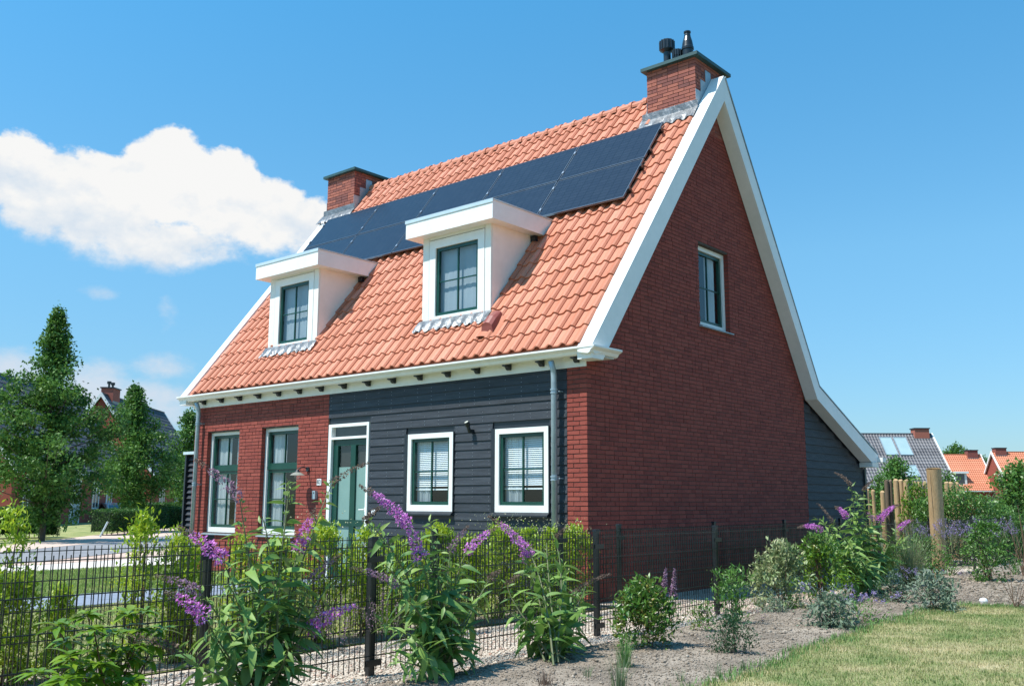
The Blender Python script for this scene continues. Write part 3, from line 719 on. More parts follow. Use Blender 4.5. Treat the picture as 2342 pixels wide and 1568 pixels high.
# ---- door
q = MB(); x0, x1 = -5.385, -4.352
q.box(x0, x0+.075, .0, .09, 0, 2.575); q.box(x1-.05, x1, -.012, .09, 0, 2.575); q.box(x0+.075, x1-.05, .0, .09, 2.525, 2.575); q.box(x0+.075, x1-.05, .0, .09, 2.32, 2.36)
door_frame = q.build('door_frame', 'white_paint', house)
q = MB(); q.add([(x0+.075, .045, 2.36), (x1-.05, .045, 2.36), (x1-.05, .045, 2.525), (x0+.075, .045, 2.525)], [(0, 1, 2, 3)]); q.build('transom_pane', 'glass', door_frame)
q = MB(); q.box(x0+.08, x1-.055, .10, .5, 2.365, 2.52); q.build('reveal', 'interior', door_frame)
a, b = x0+.077, x1-.052; q = MB(); Yd = .05
q.box(a, a+.125, Yd, Yd+.05, .03, 2.318); q.box(b-.055, b, Yd, Yd+.05, .03, 2.318); m1, m2 = -4.855, -4.735
q.box(a+.125, b-.055, Yd, Yd+.05, 2.215, 2.318); q.box(a+.125, b-.055, Yd, Yd+.05, .90, 1.0); q.box(a+.125, b-.055, Yd, Yd+.05, .03, .25)
q.box(m1, m2, Yd+.001, Yd+.05, 1.0, 2.215); q.box(m1, m2, Yd+.001, Yd+.05, .25, .90)
door = q.build('front_door', 'green_paint', house)
for (p, r_) in ((a+.125, m1), (m2, b-.055)):
    q = MB(); q.box(p+.001, r_-.001, Yd+.03, Yd+.036, 1.001, 1.86); q.build('door_glass', 'frosted', door)
    q = MB(); q.box(p+.001, r_-.001, Yd+.03, Yd+.036, .251, .899); q.build('door_glass', 'frosted', door)
    q = MB(); q.add([(p+.001, Yd+.03, 1.861), (r_-.001, Yd+.03, 1.861), (r_-.001, Yd+.03, 2.214), (p+.001, Yd+.03, 2.214)], [(0, 1, 2, 3)]); q.build('door_glass', 'glass', door)
q = MB(); q.box(a+.13, b-.06, Yd+.06, Yd+.4, 1.8, 2.3); q.build('hall', 'interior', door)
q = MB(); xh = b-.03; q.tube([(xh, Yd, 1.17), (xh, Yd-.012, 1.17)], .045, 16); q.tube([(xh, Yd, 1.06), (xh, Yd-.012, 1.06)], .04, 16); q.tube([(xh, Yd-.01, 1.17), (xh, Yd-.055, 1.17), (xh-.12, Yd-.055, 1.165)], .010, 8); q.build('door_handle', 'stone_white', door, smooth=False)
q = MB(); q.tube([(-4.19, -.001, 1.135), (-4.19, -.016, 1.135)], .045, 20); q.tube([(-4.19, -.016, 1.135), (-4.19, -.022, 1.135)], .012, 10, m=1); q.build('door_button', ['blind', 'white_paint'], house)
q = MB(); q.box(-5.45, -4.30, -.55, -.002, .0, .06); q.build('doorstep', 'blue_paving', house)
# wall lamp with glass shade, door intercom, number plate, spotlight
q = MB(); lx, ly, lz = -5.895, -.23, 1.74
q.tube([(lx, 0, 1.84), (lx, -.03, 1.84)], .042, 14); q.tube([(lx, -.03, 1.85), (lx, -.10, 1.875), (lx, -.17, 1.86), (lx, ly, 1.815)], .011, 8); q.tube([(lx, ly, 1.83), (lx, ly, 1.78)], [.02, .05], 14)
lamp = q.build('wall_lamp', 'black_trim', house, smooth=False); lamp['label'] = 'stable lamp with glass shade between window and door'
q = MB(); q.tube([(lx, ly, 1.785), (lx, ly-.0, 1.765), (lx, ly, 1.735)], [.04, .085, .125], 20, cap=False); q.build('lamp_shade', 'shade_glass', lamp, smooth=True)
q = MB(); q.tube([(lx, ly, 1.78), (lx, ly, 1.75), (lx, ly, 1.70), (lx, ly, 1.665), (lx, ly, 1.65)], [.025, .035, .045, .03, .008], 12); q.build('bulb', 'glass', lamp, smooth=True)
q = MB(); q.box(-5.70, -5.625, -.055, -.001, 1.335, 1.475); q.box(-5.70, -5.692, -.057, -.0555, 1.34, 1.47); q.box(-5.672, -5.652, -.060, -.0556, 1.43, 1.45, m=1); q.build('intercom', ['zinc', 'black_trim'], house)
q = MB(); q.box(-5.64, -5.525, -.014, -.001, 1.567, 1.672); plate = q.build('number_plate', 'white_paint', house)
def text_mesh(body, size):
    cu = bpy.data.curves.new('numerals', 'FONT'); cu.body = body; cu.size = size; cu.extrude = .002; cu.align_x = 'CENTER'; cu.align_y = 'CENTER'
    to = bpy.data.objects.new('numerals', cu); COL.objects.link(to); bpy.context.view_layer.update()
    me = bpy.data.meshes.new_from_object(to.evaluated_get(bpy.context.evaluated_depsgraph_get())); bpy.data.objects.remove(to); return me
tm = text_mesh('83', .10); tm.materials.clear(); tm.materials.append(MATS['ink']); o = link('numerals', tm, plate); o.rotation_euler = (math.pi/2, 0, 0); o.location = (-5.583, -.0165, 1.62)
q = MB(); q.box(-2.085, -2.03, -.05, -.008, 2.28, 2.34); q.tube([(-2.07, -.06, 2.30), (-2.07, -.085, 2.35), (-2.075, -.10, 2.40)], .028, 12); q.tube([(-2.075, -.095, 2.39), (-2.077, -.125, 2.44)], .04, 14); spot = q.build('spotlight', 'black_trim', house)
q = MB(); q.tube([(-2.077, -.126, 2.441), (-2.0775, -.130, 2.447)], .030, 14); q.build('lens', 'lamp_glass', spot)
# ---- dormers
def lead_strip(x0, x1, yt, slope_len, parent, n=46, amp=.014):
    V = []; m = 6
    for i in range(n+1):
        x = x0+(x1-x0)*i/n; u = ((.02-x) % TP); wave = .020*math.cos(2*math.pi*((x-.02)/TP-.80))
        for j in range(m+1):
            t = j/m; sl = slope_len*(1+.13*math.sin(i*1.7)*(t > .9))
            yy = yt-t*sl*CA; off = .074+wave*.75*min(1, t*1.6)+random.uniform(-amp, amp)*t*.5
            V.append(roofpt(x, yy, off))
    F = [(i*(m+1)+j, (i+1)*(m+1)+j, (i+1)*(m+1)+j+1, i*(m+1)+j+1) for i in range(n) for j in range(m)]
    q = MB(); q.add(V, F); return q.build('lead_flashing', 'lead', parent, smooth=False)
def dormer(D, wx0, wx1, wz0, wz1, label):
    x0, x1, y, z0, zs, zt = D['x0'], D['x1'], D['y'], D['z0'], D['zs'], D['zt']
    yb = (zs-ZR)/KR
    # cheeks and core
    q = MB()
    for xa, xb_ in ((x0+.004, x0+.10), (x1-.10, x1-.004)): q.prism([(y+.022, z0+.02), (y+.022, zs), (yb+.05, zs), (y+.022, z0+.02)][:3], xa, xb_, 'x')
    q.prism([(y+.1, z0), (y+.12, z0), (y+.12, z0+.05), (y+.1, z0+.05)], x0+.1, x1-.1, 'x')
    d = q.build('dormer', 'cream_paint', house); d['label'] = label
    # front boards with open joints
    for (a, b, c, e) in ((x0, wx0-.150, z0, zs-.001), (wx1+.150, x1-.012, z0, zs-.001), (wx0-.14, wx1+.14, wz1+.142, zs-.001)):
        q = MB(); q.box(a, b, y, y+.02, c, e); q.build('front_board', 'cream_paint', d)
    q = MB(); q.box(x0+.01, x1-.01, y+.0205, y+.03, z0+.01, wz0-.1); q.box(wx0-.155, wx0-.13, y+.0205, y+.03, z0+.01, zs-.01); q.box(wx1+.13, wx1+.155, y+.0205, y+.03, z0+.01, zs-.01); q.box(wx0-.13, wx1+.13, y+.0205, y+.03, wz1+.12, zs-.01); q.build('joint_backing', 'black_trim', d)
    q = MB(); q.box(x0+.03, x1-.03, y-.006, y+.02, z0-.05, z0-.004); q.build('sill_strip', 'cap_green', d)
    window(wx0-.14, wx1+.14, z0+.001, wz1+.13, y-.004, None, frame=.14, sash=.055, rows=(.5,), fb=wz0-z0-.001, blind=None, curtain=[(wx0+.0, wx1-.0)], cmat='net_sky_reflection', parent=d, depth=.055)
    # roof slab, its rim and trim
    q = MB(); sx0, sx1, sy = x0-.215, x1+.195, y-.20
    q.prism([(sy, zs), (sy, zt), ((zt-ZR)/KR-.03, zt), ((zs-ZR)/KR-.03, zs)], sx0, sx1, 'x'); sl_ = q.build('dormer_roof', 'white_paint', d)
    q = MB(); q.prism([(sy-.012, zt-.035), (sy-.012, zt+.022), ((zt-ZR)/KR+.0, zt+.022), ((zt-ZR)/KR+.0, zt+.002), (sy-.0015, zt+.002), (sy-.0015, zt-.035)], sx0-.012, sx1+.012, 'x'); q.build('roof_trim', 'slate_trim', d)
    q = MB(); q.box(x1+.002, x1+.10, yb-.17, yb-.10, zs-.10, zs-.002); q.build('rainwater_outlet', 'black_trim', d)
    lead_strip(x0-.03, x1+.05, y+.02, .24, d)
dormer(D1, -3.31, -2.375, 4.245, 5.385, 'right dormer, white with green window, nearer the brick gable')
dormer(D2, -7.5, -6.612, 4.225, 5.352, 'left dormer, white with green window, nearer the far chimney')
# tile with a hooded vent
q = MB(); V = []; n, m = 10, 5
bx0, by0 = -2.06, .07
for i in range(n+1):
    for j in range(m+1):
        u, v = i/n, j/m; V.append(roofpt(bx0+.5*u, by0+.27*v, .055+.02*math.sin(u*math.pi*2*1.05+.3)*(1-.6*v)+.012*(v < .1)))
q.add(V, [(i*(m+1)+j, (i+1)*(m+1)+j, (i+1)*(m+1)+j+1, i*(m+1)+j+1) for i in range(n) for j in range(m)])
vt = q.build('vent_tile', 'roof_tile', roof)
q = MB(); V = []
for (yy, w, h) in ((.13, .115, .17), (.22, .12, .17), (.36, .10, .07)):
    p0 = roofpt(bx0+.18, yy, 0)
    for i in range(7):
        th = math.pi*i/6; V.append((p0[0]-math.cos(th)*w, p0[1]-SA*(.05+math.sin(th)*.04)-.0, p0[2]+CA*.05+h*math.sin(th)**.6*.9))
F = [(r*7+i, r*7+i+1, (r+1)*7+i+1, (r+1)*7+i) for r in range(2) for i in range(6)]+[tuple(range(6, -1, -1))]; q.add(V, F); q.build('vent_hood', 'rose_vent', vt)
# ---- chimneys
def chimney(x0, x1, label, flues=False):
    y0, y1, zb, zt = 3.19, 4.24, 7.45, 8.715
    q = MB(); q.box(x0+.008, x1-.008, y0+.008, y1-.008, zb, zt); c = q.build('chimney', 'mortar', house); c['label'] = label
    cs = .0625; q = MB(); n = 0
    top = lambda u: zt+.02
    fr = [(*t, ) for t in wall_bricks(x0, x1, zb+.04, top, [], lambda a, b, c_, d: (a, b, c_, d), start=n)]
    sd = [(*t, ) for t in wall_bricks(y0, y1, zb+.04, top, [], lambda a, b, c_, d: (a, b, c_, d), start=1)]
    singles = 0
    for (a, b, c_, d) in fr:
        d = min(d, zt-.002)
        if flues and c_ > 7.85 and singles < 60:
            s = MB(); s.box(a, b, y0-.001+random.uniform(-.002, .001), y0+.05, c_, d, jit=.001); s.build('brick', 'chimney_brick', c); singles += 1
        else: q.box(a, b, y0-.001, y0+.05, c_, d, jit=.001)
        q.box(a, b, y1-.05, y1+.001, c_, d, jit=.001)
    for (a, b, c_, d) in sd:
        d = min(d, zt-.002); a = max(a, y0+.051); b = min(b, y1-.051)
        if b-a < .02: continue
        q.box(x1-.05, x1+.001, a, b, c_, d, jit=.001); q.box(x0-.001, x0+.05, a, b, c_, d, jit=.001)
    o = q.build('brickwork', 'chimney_brick_joined', c); o['kind'] = 'stuff'
    q = MB(); q.box(x0-.075, x1+.09, y0-.085, y1+.06, zt, zt+.058); q.build('cap', 'cap_green', c)
    # lead apron in front, step flashing at the side
    zf = 7.93
    q = MB(); V = []; n, m = 30, 6
    for i in range(n+1):
        x = x0-.10+(x1-x0+.14)*i/n; wv = .02*math.cos(2*math.pi*((x-.02)/TP-.80))
        for j in range(m+1):
            t = j/m
            if t < .45: V.append((x, y0-.012-.006*random.random(), zf+.02-(zf-roofpt(0, y0, .04)[2]-.0)*(t/.45)))
            else:
                tt = (t-.45)/.55; V.append(roofpt(x, y0-.01-tt*.13, .068+wv*tt+random.uniform(-.01, .01)*tt))
    q.add(V, [(i*(m+1)+j, (i+1)*(m+1)+j, (i+1)*(m+1)+j+1, i*(m+1)+j+1) for i in range(n) for j in range(m)]); q.build('lead_flashing', 'lead', c)
    q = MB()
    for k, (a, w) in enumerate(((y0-.01, .17), (y0+.162, .17), (y0+.335, .18))):
        zl = ZR+KR*(a)+.0; q = MB(); q.box(x1+.0015, x1+.006+.001*k, a, a+w, zl, zl+.42); q.build('step_flashing', 'zinc', c)
        q = MB(); q.box(x0-.006-.001*k, x0-.0015, a, a+w, zl, zl+.42); q.build('step_flashing', 'zinc', c)
    # side gutter flashing against the tiles
    q = MB(); V = []
    for i in range(9):
        yy = y0-.12+i*.08
        for j in range(3): V.append(roofpt(x0-.02-.09*j, yy, .05+random.uniform(-.008, .012)))
    q.add(V, [(i*3+j, i*3+j+1, (i+1)*3+j+1, (i+1)*3+j) for i in range(8) for j in range(2)])
    q.build('side_flashing', 'lead', c)
    if flues:
        def fl(x, y, prof_, lb):
            q = MB(); q.tube([(x, y, z) for r, z in prof_], [r for r, z in prof_], 20, r=.5)
            if lb.startswith('slotted'):
                for i in range(14):
                    th = 2*math.pi*i/14; cx, cy = x+math.cos(th)*(prof_[-2][0]+.003), y+math.sin(th)*(prof_[-2][0]+.003); q.box(cx-.007, cx+.007, cy-.007, cy+.007, prof_[-1][1]-.17, prof_[-1][1]-.01)
            o = q.build('flue', 'black_metal', c, smooth=False); o['label'] = lb
        fl(-.775, 3.6, [(.066, 8.785), (.066, 9.19), (.085, 9.20), (.128, 9.23), (.128, 9.39), (.115, 9.41)], 'slotted drum cowl on a pipe, left')
        fl(-.565, 3.6, [(.07, 8.785), (.07, 9.05), (.088, 9.06), (.088, 9.15), (.07, 9.17)], 'slotted low cowl in the middle')
        fl(-.36, 3.6, [(.095, 8.785), (.095, 9.10), (.108, 9.11), (.108, 9.15), (.10, 9.165), (.085, 9.26), (.06, 9.35), (.05, 9.42), (.062, 9.425), (.062, 9.45), (.05, 9.455)], 'tapered conical flue, right')
chimney(-.952, 0.0, 'near chimney with three black flues above the gable', True)
chimney(-9.705, -8.752, 'far chimney without flues at the left end of the ridge')
# ---- solar panels
NX = [-.455, -2.215, -3.985, -5.755, -7.515, -9.275]
ROWS = [(1.768, 2.385), (2.400, 3.008)]
for r, (ya_, yb_) in enumerate(ROWS):
    for c in range(5):
        xa, xb_ = NX[c+1]+.012, NX[c]-.012; L = (yb_-ya_)/CA
        wv = xb_-xa; q = MB(); t = .032; fw = .018
        q.box(0, wv, 0, fw, 0, t); q.box(0, wv, L-fw, L, 0, t); q.box(0, fw, fw, L-fw, 0, t); q.box(wv-fw, wv, fw, L-fw, 0, t)
        p = q.build('solar_panel', 'solar_frame', house)
        p.matrix_basis = Matrix.Translation(roofpt(xa, ya_, .115)) @ RM
        q = MB(); q.box(fw+.001, wv-fw-.001, fw+.001, L-fw-.001, t-.010, t-.004); q.build('cell_field', 'solar_cell', p)
for j, (ya_, yb_) in enumerate(ROWS):
    for f in (.2, .78):
        yy = ya_+(yb_-ya_)*f; q = MB(); L0 = NX[0]-NX[-1]+.06; q.box(0, L0, -.02, .02, 0, .04); o = q.build('mounting_rail', 'black_metal', house); o.matrix_basis = Matrix.Translation(roofpt(NX[-1]-.02, yy, .068)) @ RM
        for c in range(6):
            q = MB(); q.box(-.016, .016, -.03, .03, .0, .045); q.build('panel_clamp', 'black_metal' if c in (0,) else 'rail', o).location = (L0-.03-(NX[0]-NX[c]) if c else L0-.02, 0, .048)
# ================================================================== SHED SCREEN left of the house
sh = thing('slatted_screen', (-9.9, .3, 0), 'black louvred timber screen with white capping beside the left house corner', 'fence')
z = .05
while z < 2.15:
    q = MB(); q.prism([(.24, z), (.30, z+.10), (.315, z+.10), (.26, z-.005)], -10.12, -9.56, 'x'); q.build('slat', 'black_wood', sh); z += .108
q = MB(); q.box(-10.17, -10.12, .2, .36, 0, 2.22); q.build('post', 'black_trim', sh); q = MB(); q.box(-9.555, -9.525, .2, .36, 0, 2.22); q.build('post', 'black_trim', sh)
q = MB(); q.box(-10.20, -9.525, .17, .40, 2.22, 2.275); q.build('capping', 'slate_trim', sh)
q = MB(); q.tube([(-9.56, .16, 1.86), (-9.56, .16, 1.96)], .045, 12); q.build('screen_lamp', 'stone_white', sh)
# ================================================================== FENCES
def fence(x, ys, label, ztop=.955, ph=1.03, zb=.05, group=None, wn=.05, h0=lambda y: 0.0):
    root = thing('wire_fence', (x, (ys[0]+ys[-1])/2, 0), label, 'fence', group)
    p0 = None
    for y in ys:
        if p0 is None:
            q = MB(); q.box(-.02, .02, -.03, .03, -.1, ph-.02); p0 = q.build('post', 'black_metal', root); c0 = MB(); c0.box(-.023, .023, -.033, .033, ph-.02, ph); c0 = c0.build('cap', 'black_trim', p0)
            k0 = MB(); k0.box(.021, .045, -.075, .075, .84, .885); k0 = k0.build('clamp', 'black_metal', p0); k1 = MB(); k1.box(.021, .045, -.075, .075, .08, .125); k1 = k1.build('clamp', 'black_metal', p0); o = p0
        else:
            o = p0.copy(); COL.objects.link(o); 
            for ch in (c0, k0, k1): c = ch.copy(); COL.objects.link(c); c.parent = o
        o.matrix_parent_inverse = Matrix.Translation(-Vector(root.location)); o.location = (x, y, h0(y))
    for a, b in zip(ys[:-1], ys[1:]):
        q = MB(); r = .0026; n = int((b-a-.06)/wn); hh = h0((a+b)/2)
        for i in range(n+1):
            y = a+.03+(b-a-.06)*i/n; xx = x+.032; q.box(xx-r, xx+r, y-r, y+r, zb+hh, ztop+.03+hh)
        for zi in np.arange(ztop, zb, -.2):
            for dx in (-.0065, .0065): q.box(x+.032+dx-.003, x+.032+dx+.003, a+.01, b-.01, zi-.003+hh, zi+.003+hh)
        q.build('mesh_panel', 'wire', root)
NF = [-13.2, -10.75, -8.27, -5.29, -2.35, .08, 2.84, 5.45, 8.05, 10.7, 13.4, 16.0]
fence(1.8, NF, 'black wire mesh fence along the outer edge of the gravel path, nearer the viewer')
fence(.6, [-13.2, -10.8, -8.4, -5.96, -3.43, -1.37, -.18, 2.25, 4.58, 6.9], 'black wire mesh garden fence between the privet bushes and the gravel path', ztop=.95, ph=1.03)
# ================================================================== PLANT BUILDERS
BUDL = [leaf_geo(5, .30, .35, d) for d in (.15, .35, .55, .75)]
BUDM = []
for i, gq in enumerate(BUDL):
    BUDM.append(npmesh('buddleia_leaf', gq[0], gq[1], 'buddleia_leaf', rng.random(len(gq[1])), smooth=False))
def bez(p0, p1, p2, t): return (1-t)**2*p0+2*(1-t)*t*p1+t*t*p2
def panicle(P0, P1, w, mat, parent, name='flower_spike', bend=.09, n=None, taper=1.0, tipmat=None):
    """tapering cone of small florets from base P0 to tip P1, drooping a little"""
    P0 = np.array(P0, float); P1 = np.array(P1, float); L = np.linalg.norm(P1-P0); n = n or int(1500*L*w/.03*.35/1)
    n = max(200, min(1500, int(n*2.0))); mid = (P0+P1)/2+np.array([0, 0, bend*L])
    t = rng.random(n)**1.25; C = np.array([bez(P0, mid, P1, x) for x in t]); T = P1-P0; T /= np.linalg.norm(T)
    r = 1.25*w*(1-t)**.6*(.35+.65*rng.random(n))*(1+.25*np.sin(t*26))
    d = rng.normal(0, 1, (n, 3)); d -= (d@T)[:, None]*T; d /= np.linalg.norm(d, axis=1, keepdims=True)
    Pn = C+d*r[:, None]; mt = mat
    V, F = scatter(QUAD, Pn, frames(d+rng.normal(0, .6, (n, 3))), np.full(n, .017)*(.7+.6*rng.random(n))*(1.25-.5*t))
    me = npmesh(name, V, F, [mat, tipmat or mat], rng.random(n)); 
    if tipmat: me.polygons.foreach_set('material_index', (t > .72).astype(np.int32))
    return link(name, me, parent)
def buddleia(base, label, flowers, tips, nleaf, seed, size=1.0, dense=1.0):
    """stems arch from the base to every flower and tip; leaf pairs along them"""
    global rng
    keep = rng; rng = np.random.default_rng(seed); base = np.array(base, float)
    root = thing('buddleia_bush', base, label, 'bush', 'purple flowering buddleia bushes in the bed')
    st = MB(); P = []; D = []; S = []; sP = []; sD = []; sS = []
    ends = [np.array(f[0], float) for f in flowers]+[np.array(t, float) for t in tips]
    for e in ends:
        b0 = base+np.array([rng.normal(0, .05), rng.normal(0, .05), 0]); mid = b0*.45+e*.55+np.array([0, 0, .22*(e[2]-b0[2])])*rng.uniform(.4, 1.2); mid[:2] += rng.normal(0, .06, 2)
        pts = [bez(b0, mid, e, t) for t in np.linspace(0, 1, 9)]; L = sum(np.linalg.norm(a-b) for a, b in zip(pts[:-1], pts[1:]))
        st.tube(pts, [.0095*(1-.72*i/8) for i in range(9)], 6)
        n = max(4, int(L/.085*dense)); ph = rng.random()*3
        for i in range(n):
            t = .10+.9*(i+.5)/n; c = bez(b0, mid, e, t); tg = bez(b0, mid, e, min(1, t+.05))-bez(b0, mid, e, t-.05); tg /= np.linalg.norm(tg)
            a = np.cross(tg, [0, 0, 1.0]); a /= max(1e-6, np.linalg.norm(a)); b = np.cross(tg, a); th = ph+i*math.pi/2+rng.normal(0, .25)
            for sgn in (1, -1):
                dr = (a*math.cos(th)+b*math.sin(th))*sgn+tg*.35+np.array([0, 0, -.08]); sz = size*(.085+.125*math.sin(math.pi*min(1, .15+t*.85)))*rng.uniform(.65, 1.2)*(1.15-.45*t)
                if rng.random() < .92: P.append(c+dr*.008); D.append(dr); S.append(sz)
            # small side shoot
            for k in range(int(rng.integers(1, 4))):
                sd = rng.normal(0, 1, 3)+tg*1.1+np.array([0, 0, .4]); sP.append(c+rng.normal(0, .016, 3)); sD.append(sd); sS.append(rng.uniform(.025, .06)*size)
    st.build('stem', 'stem_green', root)
    P = np.array(P); D = np.array(D); S = np.array(S)
    if len(P) > nleaf:
        order = np.argsort(-S); keep_i = order[:nleaf]; rest_i = order[nleaf:]
    else: keep_i = np.arange(len(P)); rest_i = np.array([], int)
    keep_i = keep_i[:300]
    R = frames(D, twist=.35)
    for i in keep_i:
        o = link('leaf', BUDM[int(rng.integers(0, 4))], root); A = R[i]; s = S[i]
        o.matrix_basis = Matrix(((A[0, 0]*s, A[0, 1]*s, A[0, 2]*s, P[i][0]), (A[1, 0]*s, A[1, 1]*s, A[1, 2]*s, P[i][1]), (A[2, 0]*s, A[2, 1]*s, A[2, 2]*s, P[i][2]), (0, 0, 0, 1)))
    a_ = np.array(sP+[P[i] for i in rest_i]); b_ = np.array(sD+[D[i] for i in rest_i]); c_ = np.array(sS+[S[i] for i in rest_i])
    o = leaves('foliage', leaf_geo(3, .3, .3, .4), a_, b_, c_, 'buddleia_small_leaf', root); o['kind'] = 'stuff'
    for f in flowers:
        kind = f[3] if len(f) > 3 else 'purple'
        m, tip = dict(purple=('purple_flower', 'dead_flower'), faded=('mauve_flower', 'dead_flower'), dead=('dead_flower', None), bright=('purple_flower', None))[kind]
        fo = panicle(f[0], f[1], f[2], m, root, tipmat=tip); 
        if kind in ('dead', 'faded'): fo['label'] = 'withered brown flower spike' if kind == 'dead' else 'half withered mauve flower spike'
    rng = keep
    return root
def shrub(name, label, cat, base, w, h, mat, n, leaf, geo=None, group=None, shape='dome', stems=9, stem_mat='twig', upright=.5, flowers=None, twist=.6, d=None, shell=.55, z0=.0, clump=26, topmat=None):
    """rounded bush: stems and a volume of leaf clumps"""
    base = np.array(base, float); d = d or w; root = thing(name, base, label, cat, group); st = MB()
    geo = geo or LEAF2; C = []
    nc = max(5, n//clump)
    for i in range(nc):
        th = rng.random()*2*math.pi; rr_ = rng.random()**shell; zz = rng.random()**.85
        prof_ = {'dome': math.sqrt(max(.04, 1-(zz*1.02-.02)**2*.96)), 'vase': .35+.65*zz if zz < .8 else 1-.8*(zz-.8)*2, 'cone': 1.02-zz*.85, 'column': .95 if zz < .75 else 1-(zz-.75)*2.8, 'box': 1.0}[shape]
        if shape == 'dome' and zz < .25: prof_ *= .75+zz
        C.append(base+np.array([math.cos(th)*rr_*prof_*w/2, math.sin(th)*rr_*prof_*d/2, z0+(h-z0)*zz]))
    C = np.array(C)
    for i in range(min(stems, nc)):
        e = C[i]; b0 = base+rng.normal(0, .03, 3)*np.array([1, 1, 0]); mid = (b0+e)/2+np.array([0, 0, .1*h]); st.tube([b0, (b0+mid)/2, mid, e], [.010*min(1, h), .008*min(1, h), .006*min(1, h), .003], 5)
    st.build('stem', stem_mat, root)
    idx = rng.integers(0, nc, n); sp = max(.035, .33*w/math.sqrt(nc)*1.6)
    P = C[idx]+rng.normal(0, 1, (n, 3))*np.array([sp, sp, sp*1.1]); P[:, 2] = np.maximum(P[:, 2], base[2]+.015)
    D = rng.normal(0, 1, (n, 3))+(P-(base+np.array([0, 0, h*.4])))*1.1/max(.2, h)+np.array([0, 0, upright]); S = leaf*(.6+.7*rng.random(n))
    cl = rng.random(nc)[idx]*.5+rng.random(n)*.5
    if topmat: mi = ((P[:, 2]-base[2])/h+rng.normal(0, .12, n) > .78).astype(int)
    R = frames(D, twist=twist); V, F = scatter(geo, P, R, S); k = len(geo[1])
    me = npmesh('foliage', V, F, [mat]+([topmat] if topmat else []), np.repeat(cl, k), midx=np.repeat(mi, k) if topmat else None)
    o = link('foliage', me, root); o['kind'] = 'stuff'
    for f in (flowers or []):
        panicle(f[0], f[1], f[2], f[3], root, n=f[4] if len(f) > 4 else None)
    return root
def spikes(base, w, h, n, ln, mat, root, rad=.014, name='flower_spike', lean=.35, single=False):
    """many thin upright flower spikes: one joined part"""
    P = []; D = []; st = MB()
    for i in range(n):
        th = rng.random()*6.283; r = math.sqrt(rng.random())*w/2; b0 = np.array([base[0]+math.cos(th)*r*.85, base[1]+math.sin(th)*r*.85, base[2]+h*.6]); e = np.array([base[0]+math.cos(th)*r*(1+lean), base[1]+math.sin(th)*r*(1+lean), base[2]+h*rng.uniform(.8, 1.1)])
        st.tube([b0, e], [.002, .0015], 3); m = 26
        t = rng.random(m); c = e-(e-b0)/np.linalg.norm(e-b0)*ln*t[:, None]; P.append(c+rng.normal(0, rad*.6, (m, 3))); D.append(rng.normal(0, 1, (m, 3)))
    st.build('flower_stalk', 'stem_green', root)
    P = np.vstack(P); D = np.vstack(D); o = leaves(name, QUAD, P, D, np.full(len(P), rad*.95), mat, root); o['kind'] = 'stuff'
def tuft(name, label, base, h, n, mat, spread=.5, group=None, w=.06, cat='grass tuft', blade=.006):
    base = np.array(base, float); root = thing(name, base, label, cat, group)
    V = []; F = []; R_ = []
    for i in range(n):
        th = rng.random()*6.283; b0 = base+np.array([math.cos(th), math.sin(th), 0])*w*rng.random(); L = h*rng.uniform(.5, 1.1); ln = rng.uniform(.05, 1)*spread; dx = np.array([math.cos(th), math.sin(th), 0]); sd = np.array([-math.sin(th), math.cos(th), 0])*blade/2
        k = len(V); up = np.array([0, 0, 1.0])
        for t in (0, .4, .75, 1): 
            c = b0+dx*L*ln*t*t+up*L*t*(1-.35*ln*t); ww = 1-t*.9; V += [c-sd*ww, c+sd*ww]
        F += [(k, k+1, k+3, k+2), (k+2, k+3, k+5, k+4), (k+4, k+5, k+7, k+6)]; R_ += [rng.random()]*3
    o = link('blades', npmesh('blades', np.array(V), np.array(F), mat, R_), root); o['kind'] = 'stuff'; return root
